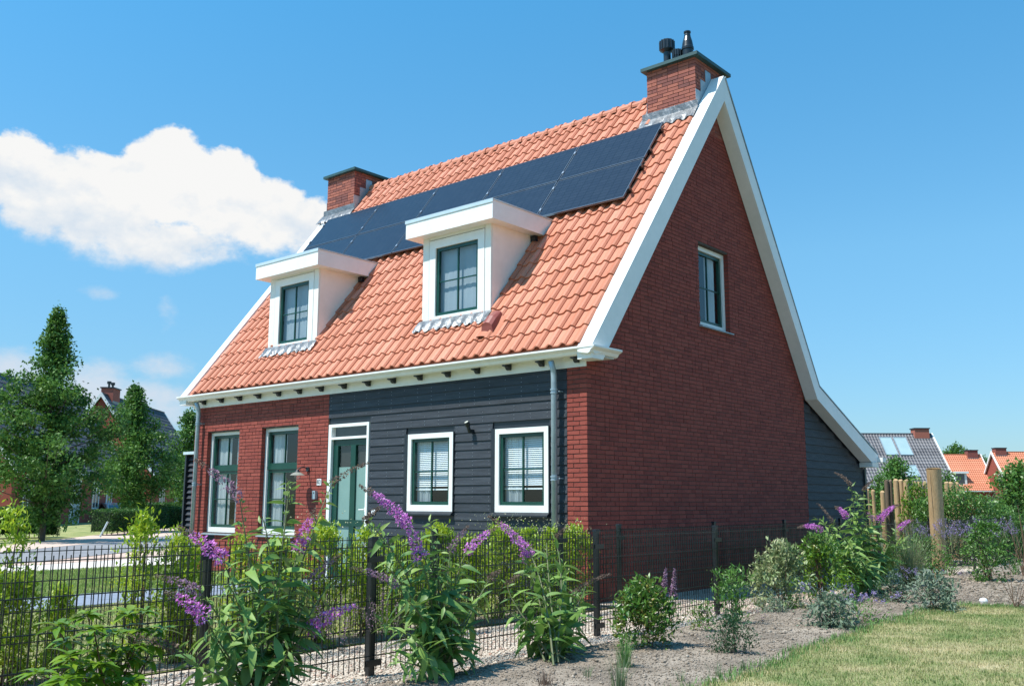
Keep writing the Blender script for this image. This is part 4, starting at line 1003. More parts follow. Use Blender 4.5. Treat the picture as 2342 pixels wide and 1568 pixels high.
def tree(name, label, base, h, crown, trunk_r, n, leaf, mat='tree_leaf', group=None, z0=1.2, lean=(0, 0), cat='tree', clump=.22):
    """crown: list of (relative height, radius)"""
    base = np.array(base, float); root = thing(name, base, label, cat, group); st = MB()
    top = base+np.array([lean[0], lean[1], h*.97]); pts = [base+(top-base)*t+np.array([math.sin(t*5)*.04, math.cos(t*4)*.04, 0]) for t in np.linspace(0, 1, 9)]
    st.tube(pts, [trunk_r*(1-.93*t)+.006 for t in np.linspace(0, 1, 9)], 8); st.build('trunk', 'bark', root)
    lb = MB(); C = []; hs = [c[0] for c in crown]; rs = [c[1] for c in crown]
    nl = 46
    for i in range(nl):
        t = z0/h+(1-z0/h)*(i+.5)/nl; r = np.interp(t, hs, rs); th = i*2.4+rng.normal(0, .4); b0 = base+(top-base)*max(.12, t-.10*r/ h*2); reach = r*rng.uniform(.6, 1.22)
        e = base+(top-base)*t+np.array([math.cos(th)*reach, math.sin(th)*reach, .28*reach]); mid = (b0+e)/2+np.array([0, 0, -.05*r]); lb.tube([b0, mid, e], [trunk_r*.28*(1-t)+.008, .012, .005], 5)
        m = max(3, int(9*r/max(rs)))
        for k in range(m):
            u = (k+.7)/m; C.append(bez(b0, mid, e, u)+rng.normal(0, .12*r+.03, 3))
    lb.build('limbs', 'bark', root)['kind'] = 'stuff'; C = np.array(C); nc = len(C); wgt = rng.random(nc)**1.0+.25; idx = rng.choice(nc, n, p=wgt/wgt.sum())
    P = C[idx]+rng.normal(0, 1, (n, 3))*clump*np.array([1, 1, .75]); D = rng.normal(0, 1, (n, 3))+np.array([0, 0, -.3]); S = leaf*(.6+.8*rng.random(n))
    tr = np.clip((P[:, 2]-base[2])/h, 0, 1); okm = np.hypot(P[:, 0]-base[0]-lean[0]*tr, P[:, 1]-base[1]-lean[1]*tr) < np.interp(tr, hs, rs)*1.25+.12
    P, D, S, idx = P[okm], D[okm], S[okm], idx[okm]
    cl = rng.random(nc)[idx]*.45+rng.random(len(P))*.55
    V, F = scatter(QUAD, P, frames(D, twist=1), S); o = link('crown', npmesh('crown', V, F, mat, cl), root); o['kind'] = 'stuff'; return root
# ================================================================== BUDDLEIAS
def f_(bx, by, tx, ty, X, w=.036, kind='purple', dX=0.0): return (gX(bx, by, X), gX(tx, ty, X+dX), w, kind)
XB = 2.45
b1 = gX(600, 1600, XB); b1[2] = float(H(b1[0], b1[1]))
b1 = np.array([2.45, gX(600, 1568, 2.45)[1], .08])
fl1 = [f_(508, 1278, 408, 1204, 2.5, .034), f_(468, 1408, 376, 1352, 2.6, .036), f_(455, 1352, 355, 1316, 2.5, .02, 'faded'), f_(548, 1140, 445, 1050, 2.45, .026, 'faded'), f_(680, 1258, 724, 1160, 2.4, .036, 'purple'),
       f_(708, 1436, 814, 1384, 2.6, .036, 'bright'), f_(715, 1325, 778, 1268, 2.5, .022, 'faded'), f_(402, 1484, 288, 1452, 2.6, .018, 'dead'), f_(760, 1105, 842, 1058, 2.4, .011, 'dead')]
t1 = [gX(x, y, X) for x, y, X in ((600, 1180, 2.4), (660, 1100, 2.45), (520, 1330, 2.6), (640, 1330, 2.6), (700, 1360, 2.5), (560, 1430, 2.8), (660, 1480, 2.8), (760, 1330, 2.4), (480, 1450, 2.6), (440, 1520, 2.7), (560, 1250, 2.5), (620, 1400, 2.4))]
buddleia(b1, 'leftmost buddleia, tall and leaning, its spikes in front of the two tall front windows', fl1, t1, 290, 11, 1.05)
b2 = np.array([2.4, gX(1010, 1540, 2.4)[1], .08])
fl2 = [f_(930, 1195, 822, 1110, 2.4, .034), f_(960, 1275, 925, 1178, 2.5, .040, 'bright'), f_(905, 1335, 798, 1298, 2.5, .018, 'faded'), f_(1068, 1260, 1140, 1203, 2.4, .026), f_(1030, 1258, 1072, 1201, 2.3, .02, 'faded'), f_(835, 1190, 870, 1158, 2.3, .012, 'dead'), f_(1117, 1328, 1145, 1302, 2.2, .022, 'dead')]
t2 = [gX(x, y, X) for x, y, X in ((1000, 1230, 2.4), (880, 1290, 2.5), (1050, 1300, 2.3), (930, 1370, 2.7), (1020, 1380, 2.7), (1090, 1370, 2.3), (870, 1420, 2.6), (985, 1190, 2.4), (1060, 1450, 2.7), (950, 1470, 2.8), (1090, 1500, 2.6), (900, 1510, 2.8), (1000, 1310, 2.5))]
buddleia(b2, 'second buddleia from the left, bushy, beside the thick fence post', fl2, t2, 280, 12, 1.05)
b3 = gz(1273, 1512, .08)
fl3 = [f_(1208, 1260, 1117, 1180, 2.2, .032, 'purple'), f_(1160, 1336, 1198, 1309, 2.3, .014, 'dead'), f_(1300, 1365, 1398, 1312, 2.3, .016, 'dead'), f_(1268, 1230, 1300, 1205, 2.2, .013, 'dead'), f_(1196, 1275, 1222, 1262, 2.2, .03, 'bright')]
t3 = [gX(x, y, X) for x, y, X in ((1240, 1290, 2.2), (1300, 1300, 2.1), (1200, 1350, 2.3), (1270, 1370, 2.4), (1330, 1410, 2.2), (1180, 1430, 2.4), (1250, 1240, 2.2), (1340, 1340, 2.1), (1235, 1430, 2.5), (1290, 1440, 2.5), (1150, 1390, 2.3))]
buddleia(b3, 'third buddleia from the left, rising from bare soil by the fence post', fl3, t3, 240, 13, .98, .95)
b4 = gz(1985, 1352, .1); XB4 = float(b4[0])
fl4 = [f_(1876, 1210, 1825, 1206, XB4-.1, .03), f_(1936, 1180, 1910, 1158, XB4, .03), f_(2000, 1190, 1976, 1170, XB4, .026, 'faded'), f_(2012, 1188, 2056, 1154, XB4+.1, .036), f_(2057, 1207, 2090, 1189, XB4+.1, .026), f_(1946, 1108, 1908, 1080, XB4, .014, 'dead'), f_(1975, 1120, 1998, 1097, XB4, .012, 'dead'), f_(1905, 1195, 1868, 1150, XB4, .012, 'dead')]
t4 = [gX(x, y, X) for x, y, X in ((1960, 1130, XB4), (1890, 1240, XB4+.1), (1930, 1230, XB4+.2), (2030, 1230, XB4+.2), (2070, 1250, XB4+.2), (1980, 1200, XB4), (1900, 1290, XB4+.2), (2060, 1290, XB4+.3), (1960, 1270, XB4+.3), (2010, 1300, XB4+.3), (2080, 1230, XB4), (1945, 1165, XB4), (1870, 1185, XB4-.1))]
buddleia(b4, 'rightmost buddleia, round and broad, standing before the black lean-to wall', fl4, t4, 250, 14, 1.25, .85)
# ================================================================== PRIVET BUSHES behind the garden fence
PG = 'privet bushes along the inside of the garden fence'
pr = [(-.5, .98, .62), (-.95, 1.05, .62), (-1.4, 1.0, .6), (-1.9, 1.12, .62), (-2.4, 1.0, .6), (-2.9, 1.02, .62), (-3.4, .95, .6), (-3.9, 1.0, .6), (-4.45, 1.12, .6), (-4.95, .95, .55)]
plab = ['end privet bush of the row, at the house corner', 'second privet bush from the house corner', 'third privet bush from the house corner', 'taller privet bush with pale flower heads by the right downpipe', 'fifth privet bush from the house corner, below the right kitchen window', 'sixth privet bush from the house corner, below the left kitchen window',
        'seventh privet bush from the house corner, right of the door', 'privet bush directly in front of the green front door', 'tall yellow tipped privet bush at the left of the door', 'last bush of the dense privet row, left of the door']
for (y, h, w), lb in zip(pr, plab):
    r_ = shrub('privet_bush', lb, 'bush', (.14, y, 0), w*rng.uniform(.78, .95), h*rng.uniform(.86, 1.0), 'privet_leaf', 4300, .043, group=PG, shape='column', stems=9, upright=1.1, d=.5, shell=.62, clump=42)
    if h > 1.03 or y == -.5:
        P = np.array([[.14, y, h*.98]])+rng.normal(0, 1, (90, 3))*[.16, .2, .05]; leaves('flower_head', QUAD, P, rng.normal(0, 1, (90, 3)), np.full(90, .02), 'cream_flower', r_)
for (xv, h, w, lb) in ((10, 1.22, .5, 'tall yellow green privet bush at the left edge of the picture'), (60, .74, .34, 'small privet bush near the left edge, in front of the blue path'), (150, .60, .34, 'sparse privet bush left of the open view to the lawn'), (325, 1.16, .42, 'slender tall privet bush right of the open view to the lawn'), (405, 1.08, .40, 'slender privet bush left of the thick garden fence post'), (440, .95, .4, 'privet bush touching the thick garden fence post'), (560, .95, .42, 'thin privet bush right of the thick garden fence post'), (640, .9, .42, 'low privet bush below the second tall window')):
    yy = float(gX(xv, 1300, .2)[1])
    shrub('privet_bush', lb, 'bush', (.16, yy, 0), w*.82, h, 'privet_leaf', 2000, .043, group=PG, shape='column', stems=9, upright=1.3, shell=.7, clump=26)
# ================================================================== BED PLANTS
G = lambda x, y, z=.085: (lambda p: np.array([p[0], p[1], float(H(p[0], p[1]))]))(gz(x, y, z))
# bright leafed shrub lower left, nearest to the camera: rosettes of drooping leaves
def rosette_shrub(label, base, tips, mat, leaf, name='laurel_shrub', nper=16, stemmat='twig'):
    root = thing(name, base, label, 'bush'); st = MB(); P = []; D = []; S = []
    for e in tips:
        b0 = np.array(base)+rng.normal(0, .04, 3)*[1, 1, 0]; mid = (b0+e)/2+np.array([0, 0, .06]); pts = [bez(b0, mid, e, t) for t in np.linspace(0, 1, 6)]; st.tube(pts, [.008-.001*i for i in range(6)], 6)
        for k in range(4):
            c = bez(b0, mid, e, 1-.17*k)
            for i in range(max(4, nper-3*k)):
                th = i*2.4+k; P.append(c+rng.normal(0, .008, 3)); D.append([math.cos(th), math.sin(th), rng.uniform(-.1, .7)-.2*k]); S.append(leaf*rng.uniform(.7, 1.15))
    st.build('stem', stemmat, root); P, D, S = map(np.array, (P, D, S)); R = frames(D, twist=.15); gg = leaf_geo(4, .33, .25, .4); me = npmesh('leaf', gg[0], gg[1], mat, rng.random(len(gg[1])))
    for i in range(min(300, len(P))):
        o = link('leaf', me, root); A = R[i]; s = S[i]
        o.matrix_basis = Matrix(((A[0, 0]*s, A[0, 1]*s, A[0, 2]*s, P[i][0]), (A[1, 0]*s, A[1, 1]*s, A[1, 2]*s, P[i][1]), (A[2, 0]*s, A[2, 1]*s, A[2, 2]*s, P[i][2]), (0, 0, 0, 1)))
    if len(P) > 300:
        V, F = scatter(gg, P[300:], R[300:], S[300:]); o = link('foliage', npmesh('foliage', V, F, mat, np.repeat(rng.random(len(P)-300), len(gg[1]))), root); o['kind'] = 'stuff'
    return root
leafmat('laurel_leaf', [(.07, .17, .015), (.15, .28, .02), (.26, .36, .03)], src='obj', rough=.28, transl=.35)
lb_ = np.array([2.45, gX(250, 1560, 2.45)[1], .06])
rosette_shrub('glossy light green leafed shrub in the lower left corner in front of the fence', lb_, [gX(x, y, X) for x, y, X in ((130, 1430, 2.6), (200, 1405, 2.5), (215, 1440, 2.7), (290, 1402, 2.4), (330, 1400, 2.5), (160, 1500, 2.8), (230, 1520, 2.8), (310, 1480, 2.6), (365, 1440, 2.5), (150, 1555, 2.9), (300, 1560, 2.8), (260, 1450, 2.6), (90, 1540, 2.7))], 'laurel_leaf', .115, nper=15)
p = G(1473, 1478)
r_ = shrub('photinia_shrub', 'rounded bush with reddish leaf tips right of the fence post at the house corner', 'bush', p, .58, .50, 'red_tip_leaf', 2700, .052, shape='dome', upright=.6, z0=.06, clump=24, topmat='red_tip_leaf')
for dx, dy in ((.12, .15), (.25, .08)): panicle(p+np.array([dx, dy, .44]), p+np.array([dx+.02, dy, .66]), .018, 'mauve_flower', r_, n=150, bend=0)
tuft('grass_tuft', 'green grass tuft on the soil left of the reddish tipped bush', G(1430, 1525), .26, 120, 'lawn_edge_blade', .6)
tuft('grass_tuft', 'grass tuft at the bottom edge of the picture below the house corner', G(1416, 1580), .24, 90, 'reed_leaf', .6)
tuft('grass_tuft', 'small dry tuft at the bottom edge below the third buddleia', G(1245, 1565), .13, 60, 'dead_flower', .8)
for (xx, yy, s_) in ((1560, 1560, .09), (1640, 1545, .10), (1700, 1530, .12), (1345, 1545, .10)): tuft('weed_tuft', {1560: 'thin weed on the soil near the bottom edge', 1640: 'pale weed on the soil near the lawn tip', 1700: 'green weed at the edge of the lawn tip', 1345: 'thin weed between the third buddleia and grass tuft'}[xx], G(xx, yy), s_, 22, 'reed_leaf', .7, cat='weed')
shrub('leafy_perennial', 'fresh green leafy perennial right of the middle fence post', 'plant', G(1682, 1425), .42, .50, 'mid_leaf', 900, .055, geo=leaf_geo(3, .24, .2, .3), shape='vase', upright=1.2, stem_mat='stem_green')
r_ = shrub('small_perennial', 'small tawny leafed plant left of the middle fence post base', 'plant', G(1610, 1440), .24, .22, 'red_tip_leaf', 420, .035, shape='dome')
r_ = shrub('rosemary_bush', 'low dark green bush with magenta flower wisps on the bare soil', 'bush', G(1675, 1492), .36, .26, 'dark_leaf', 1600, .026, shape='dome', upright=1); spikes(G(1690, 1480), .5, .34, 9, .06, 'mauve_flower', r_, .012)
shrub('elaeagnus_shrub', 'cream and green variegated shrub by the fence', 'bush', G(1791, 1387), .76, .74, 'variegated_leaf', 2500, .062, shape='dome', upright=.6, z0=.05, clump=22)
e_ = G(1787, 1380); 
shrub('heather_plant', 'low mauve grey plant at the foot of the variegated shrub', 'plant', G(1765, 1398), .40, .16, 'sage_leaf', 700, .028, shape='dome'); 
shrub('low_conifer', 'tiny fresh green cushion plant right of the low mauve plant', 'plant', G(1812, 1390), .2, .13, 'mid_leaf', 420, .022, shape='dome')
shrub('photinia_shrub', 'yellow green bush with red shoots between variegated shrub and rightmost buddleia', 'bush', G(1880, 1375), .72, .78, 'bright_leaf', 2300, .06, geo=leaf_geo(3, .3, .25, .4), shape='dome', upright=-.1, z0=.1, clump=30, topmat='red_tip_leaf')
r_ = shrub('sage_plant', 'grey purple sage plant on the soil in front of the yellow green bush', 'plant', G(1899, 1434), .50, .27, 'sage_leaf', 900, .06, shape='dome', upright=.3); spikes(G(1899, 1425), .5, .40, 8, .05, 'lilac_flower', r_, .013)
r_ = shrub('geranium_plant', 'low plant with violet flowers right of the sage', 'plant', G(1965, 1420), .46, .14, 'mid_leaf', 380, .04, shape='dome'); spikes(G(1970, 1412), .6, .24, 18, .03, 'lilac_flower', r_, .018)
shrub('blue_cushion_plant', 'dark blue green cushion plant in the shade right of the rightmost buddleia', 'plant', G(2046, 1376), .40, .32, 'lavender_leaf', 1300, .035, shape='dome')
r_ = shrub('sage_plant', 'silvery sage plant with violet spikes in front of the tall wooden post', 'plant', G(2136, 1395), .60, .38, 'sage_leaf', 1300, .055, shape='dome', upright=.3); spikes(G(2130, 1385), .6, .44, 12, .07, 'lilac_flower', r_, .014)
r_ = shrub('leafy_shrub', 'mid green shrub left behind the base of the tall wooden post', 'bush', G(2110, 1330), .9, .62, 'mid_leaf', 2000, .055, shape='dome')
tuft('ornamental_grass', 'arching fine bladed ornamental grass between buddleia and wooden post', G(2085, 1345), .98, 420, 'reed_leaf', .9, w=.14, cat='ornamental grass', blade=.007)
def lavender(label, base, w, h, n=1800, ns=60, mat='lilac_flower'):
    r = shrub('lavender_bush', label, 'bush', base, w, h, 'lavender_leaf', n, .045, geo=leaf_geo(1, .14, 0, 0), shape='dome', upright=1.5, stem_mat='stem_green', group='lavender bushes in the right part of the bed'); spikes(base, w*.95, h*1.1, int(ns*1.3), .11, mat, r, .017); return r
lavender('lavender with tall violet spikes close behind the wooden post', G(2178, 1322), .8, .75, 1300, 40)
lavender('violet lavender between the fence and the round green shrub', G(2250, 1300), 1.2, .8, 1800, 34)
lavender('wide violet lavender at the right edge behind the dark green one', G(2325, 1322), 1.3, .8, 2600, 46)
lavender('left half hidden lavender between ornamental grass and wooden post', G(2120, 1300), .8, .75, 900, 30)
shrub('round_green_shrub', 'round fresh green shrub right of the wooden post', 'bush', G(2262, 1335), .85, .85, 'mid_leaf', 2600, .055, shape='dome')
shrub('lavender_bush', 'dark green lavender without flowers at the right edge', 'bush', G(2325, 1393), .95, .55, 'dark_leaf', 2600, .05, geo=leaf_geo(1, .14, 0, 0), shape='dome', upright=1.4, group='lavender bushes in the right part of the bed')
shrub('lavender_bush', 'grey green lavender rising at the right edge before the orange houses', 'bush', G(2345, 1325), .9, 1.15, 'lavender_leaf', 2400, .06, geo=leaf_geo(1, .14, 0, 0), shape='dome', upright=1.6, group='lavender bushes in the right part of the bed')
# mauve catmint wisps at the foot of the near fence
for (xx, lb) in ((880, 'pink mauve flower wisps at the foot of the thick near fence post'), (1010, 'pink mauve flower wisps below the second buddleia'), (770, 'pink mauve flower wisps right of the leftmost buddleia')):
    yy = float(gX(xx, 1500, 2.25)[1]); r = thing('catmint_plant', (2.25, yy, .04), lb, 'plant', 'wispy mauve catmint plants'); spikes(np.array([2.25, yy, .02]), .26, .62, 15, .16, 'mauve_flower', r, .013)
q = MB(); wp = G(2250, 1380); q.tube([wp+np.array([0, 0, -.01]), wp+np.array([0, 0, .03]), wp+np.array([0, 0, .055]), wp+np.array([0, 0, .065])], [.035, .05, .04, .015], 10); tag(q.build('white_stone', 'stone_white'), 'round white stone lying on the soil at the right', 'stone')
# stones and clods, pebbles, grass blades (beyond counting)
OCT = (np.array([(1, 0, 0), (0, 1, 0), (-1, 0, 0), (0, -1, 0), (0, 0, .7), (0, 0, -.7)], float), np.array([(0, 1, 4), (1, 2, 4), (2, 3, 4), (3, 0, 4), (1, 0, 5), (2, 1, 5), (3, 2, 5), (0, 3, 5)], int))
def grains(name, n, xr, yr, size, mat, hf, test=None, flat=.7):
    x = rng.uniform(*xr, n); y = rng.uniform(*yr, n)
    if test is not None: k = test(x, y); x, y = x[k], y[k]
    n = len(x); s = size*np.exp(rng.normal(0, .45, n)); P = np.stack([x, y, hf(x, y)+s*.25], 1); R = frames(rng.normal(0, 1, (n, 3))*[1, 1, .3]); V, F = scatter(OCT, P, R, np.stack([s*rng.uniform(.6, 1.2, n), s*rng.uniform(.6, 1.2, n), s*flat], 1))
    o = link(name, npmesh(name, V, F, mat, np.repeat(rng.random(n), 8))); o['kind'] = 'stuff'; return o
soil_ok = lambda x, y: (lawn_in(x, y) < -.03)
o = grains('soil_clods', 52000, (2.12, 4.6), (-8, 4), .0062, 'clod', H, soil_ok); tag(o, 'loose grey brown soil crumbs of the bed', 'soil')
o = grains('soil_clods', 8000, (2.1, 7), (2, 8), .014, 'clod', H, soil_ok); tag(o, 'loose soil crumbs of the far part of the bed', 'soil')
o = grains('soil_lumps', 500, (2.15, 4.4), (-7.5, 3), .016, 'clod', H, soil_ok); tag(o, 'larger soil lumps and pebbles on the bed', 'soil')
o = grains('gravel_stones', 34000, (.62, 2.2), (-7.5, 5), .008, 'pebble', lambda x, y: 0*x+.001); tag(o, 'pale gravel of the path between the two fences', 'gravel')
def blades(name, n, xr, yr, hgt, mat, hf, test, label, wd=.004):
    x = rng.uniform(*xr, n); y = rng.uniform(*yr, n); k = test(x, y); x, y = x[k], y[k]; n = len(x)
    z = hf(x, y); th = rng.random(n)*6.283; h = hgt*rng.uniform(.5, 1.3, n); ln = rng.uniform(.1, .8, n); dx = np.stack([np.cos(th), np.sin(th), 0*th], 1); sd = np.stack([-np.sin(th), np.cos(th), 0*th], 1)*wd
    b = np.stack([x, y, z], 1); V = np.stack([b-sd, b+sd, b+dx*(h*ln)[:, None]+np.array([0, 0, 1])*h[:, None]], 1).reshape(-1, 3); F = np.arange(3*n).reshape(-1, 3)
    o = link(name, npmesh(name, V, F, mat, rng.random(n))); tag(o, label, 'grass', kind='stuff')
lh = lambda x, y: H(x, y)+.004
def dens(x, y): return rng.random(len(x)) < np.clip(1.25-np.hypot(x-CAMP[0], y-CAMP[1])/14, .15, 1)
blades('lawn_grass', 300000, (3.6, 9.5), (-7.2, 2.6), .030, 'grass_blade', lh, lambda x, y: (lawn_in(x, y) > .0) & ((x-7.6) < (y+10)*.55) , 'dry mown grass of the lawn at lower right')
blades('lawn_edge_grass', 60000, (3.5, 9), (-7.2, 2.7), .052, 'lawn_edge_blade', lh, lambda x, y: (lawn_in(x, y) > -.08) & (lawn_in(x, y) < .22+.12*nz2(x, y, 1.7)), 'longer green grass along the edge of the lawn', .0045)
blades('garden_grass', 120000, (-11, -6.0), (-9, 0), .04, 'garden_blade', lambda x, y: 0*x, lambda x, y: rng.random(len(x)) < .9, 'grass of the front garden lawn beyond the blue path', .008)
blades('garden_grass', 50000, (-4.45, -.3), (-9, 0), .04, 'grass_blade', lambda x, y: 0*x, lambda x, y: rng.random(len(x)) < .9, 'grass of the front garden between path and privet', .007)
# ================================================================== TALL POST, PALISADE, VINES
pp = gz(2150, 1308, .14)
t = thing('timber_post', (pp[0], pp[1], .1), 'tall round wooden post with a drying crack standing in the planting bed', 'post')
dpt = float((pp-CAMP)@FW); zt = zat(1071, dpt, 2140); q = MB(); tip = gz(2150, 1308, .14)
topp = CAMP+ray(2135.5, 1071)*dpt; pts = [pp+(topp-pp)*k/6 for k in range(-1, 7)]
rb = 15.5*dpt/FOC
V = MB(); V.tube(pts, [rb*1.02+.002*math.sin(i*2) for i in range(8)], 22, r=.5, cap=False); V.tube([pts[-1]-np.array([0, 0, .004]), pts[-1]+np.array([0, 0, .002])], rb*1.0, 22, m=0); post = V.build('shaft', 'log_wood', t, smooth=True)
q = MB(); cv = []
dirc = np.array([CAMP[0]-pp[0], CAMP[1]-pp[1], 0]); dirc /= np.linalg.norm(dirc); sdv = np.array([dirc[1], -dirc[0], 0])*-1
for i in range(13):
    f = i/12; c = pp+(topp-pp)*(.02+.97*f); off = -.45*rb-.04*rb*math.sin(f*9); a = c+sdv*off*-1*-1+dirc*math.sqrt(max(0, rb*rb*1.04-off*off))+dirc*.0015; cv += [a-sdv*.0035, a+sdv*.0035]
q.add(cv, [(2*i, 2*i+1, 2*i+3, 2*i+2) for i in range(12)]); q.build('crack', 'black_trim', t)
# palisade of logs
logs = [(2028, 1097, 22.6, 9.5, 1), (2037, 1098, 22.6, 8, 1), (2050, 1097, 22.4, 11, 0), (2061, 1097, 22.4, 10, 0), (2072.5, 1097, 22.3, 12, 0), (2094.5, 1100, 22.5, 10, 0), (2106, 1103, 22.5, 12, 0), (2117, 1102, 22.5, 8, 0), (2166, 1102, 22.6, 10, 0), (2177.5, 1103, 22.6, 12, 0), (2190, 1104, 22.6, 9, 0), (2202, 1110, 22.7, 9, 0), (1984, 1119, 22.4, 7.5, 0), (1997, 1121, 22.4, 8.5, 0), (2018, 1124, 22.4, 10, 0)]
LN = ['thick dark log at the left end of the tall palisade', 'slim dark log second in the tall palisade', 'third log of the palisade, sunlit reddish', 'fourth log of the palisade', 'fifth log of the palisade, wide, vine at its foot', 'sixth log of the palisade behind the vine', 'seventh log of the palisade behind the vine', 'palisade log just left of the tall post', 'palisade log just right of the tall post', 'second palisade log right of the tall post', 'third palisade log right of the tall post', 'last palisade log at the right', 'short log nearest to the black lean-to', 'second short log from the black lean-to', 'short log beside the thick dark palisade log']
for (xv, yv, dd, wd, old), lb in zip(logs, LN):
    b = at(xv+1.5, dd); z1 = zat(yv, dd, xv); r_ = wd/2*dd/FOC*1.05; tt = thing('palisade_log', b, lb, 'log post', 'upright round logs of the palisade')
    q = MB(); q.tube([b, b+np.array([0, 0, z1*.5]), b+np.array([rng.normal(0, .01), rng.normal(0, .01), z1-.015]), b+np.array([0, 0, z1])], [r_, r_, r_*.98, r_*.82], 12, r=.5); q.build('shaft', 'log_wood_old' if old else 'log_wood', tt, smooth=False)
def vine(name, label, xs, dd, mat='mid_leaf', n=9000, thick=.45, zlo=0.0, cat='climbing plant', leaf=.075):
    """xs: (picture x, picture y of the top) along the plant"""
    pts = [(at(a, d_, 0), zat(b, d_, a)) for a, b, d_ in xs]; root = thing(name, pts[len(pts)//2][0], label, cat); st = MB()
    seg = rng.random(n)*(len(pts)-1); i = seg.astype(int); f = seg-i; A = np.array([p[0] for p in pts]); Z = np.array([p[1] for p in pts]); B = A[i]*(1-f)[:, None]+A[i+1]*f[:, None]; zt_ = Z[i]*(1-f)+Z[i+1]*f
    nv = np.array([RT[1], -RT[0], 0]); lump = .10*np.sin(seg*9)+.07*np.sin(seg*23+1); P = B+nv*rng.normal(0, thick*.4, n)[:, None]; P[:, 2] = zlo+(zt_+lump-zlo)*rng.random(n)**.7
    for k in range(0, n, max(1, n//26)): st.tube([B[k], P[k]], [.012, .006], 5)
    st.build('stem', 'twig', root); o = leaves('foliage', LEAF2, P, rng.normal(0, 1, (n, 3))+[0, 0, -.3], leaf*(.6+.7*rng.random(n)), mat, root); o['kind'] = 'stuff'; return root
vine('vine_hedge', 'sloping mass of climbing plants hanging behind the far wire fence', [(2095, 1150, 20.5), (2150, 1128, 20.4), (2200, 1117, 20.6), (2250, 1140, 21), (2300, 1165, 21.5), (2345, 1188, 22)], 21, 'mid_leaf', 13000)
vine('vine', 'yellow green vine climbing the palisade logs left of the tall post', [(2062, 1150, 21.6), (2082, 1108, 21.6), (2098, 1098, 21.6), (2112, 1120, 21.6), (2140, 1116, 21.6), (2165, 1140, 21.6)], 21.6, 'bright_leaf', 3200, .3)
# ================================================================== DISTANT HOUSES (right)
def wavy_roof(mb, x0, x1, ye, ze, yr, zr, pitch, gauge, amp=.03):
    """tiled slope in local coordinates from eave to ridge, rows stepped and columns waved"""
    L = math.hypot(yr-ye, zr-ze); nr = max(3, int(L/gauge)); nc = int((x1-x0)/pitch)*4; ny, nzv = -(zr-ze)/L, (yr-ye)/L
    if yr < ye: ny, nzv = -ny, -nzv
    if nzv < 0: ny, nzv = -ny, -nzv
    xs = np.linspace(x0, x1, nc+1); wv = amp*np.sin(2*np.pi*(xs-x0)/pitch)
    for r in range(nr):
        for k, (t, up) in enumerate(((r/nr, .035), ((r+1)/nr, .0))): pass
        V = []; 
        for t, up in ((r/nr, .035+.0), ((r+1)/nr, .0)):
            yy = ye+(yr-ye)*t; zz = ze+(zr-ze)*t
            for x, w_ in zip(xs, wv): V.append((x, yy+ny*(up+w_), zz+nzv*(up+w_)))
        yy = ye+(yr-ye)*r/nr; zz = ze+(zr-ze)*r/nr
        for x, w_ in zip(xs, wv): V.append((x, yy+ny*(w_-.01), zz+nzv*(w_-.01)))
        n = nc+1; F = [(i, i+1, n+i+1, n+i) for i in range(nc)]+[(2*n+i, 2*n+i+1, i+1, i) for i in range(nc)]; mb.add(V, F, r=random.random())
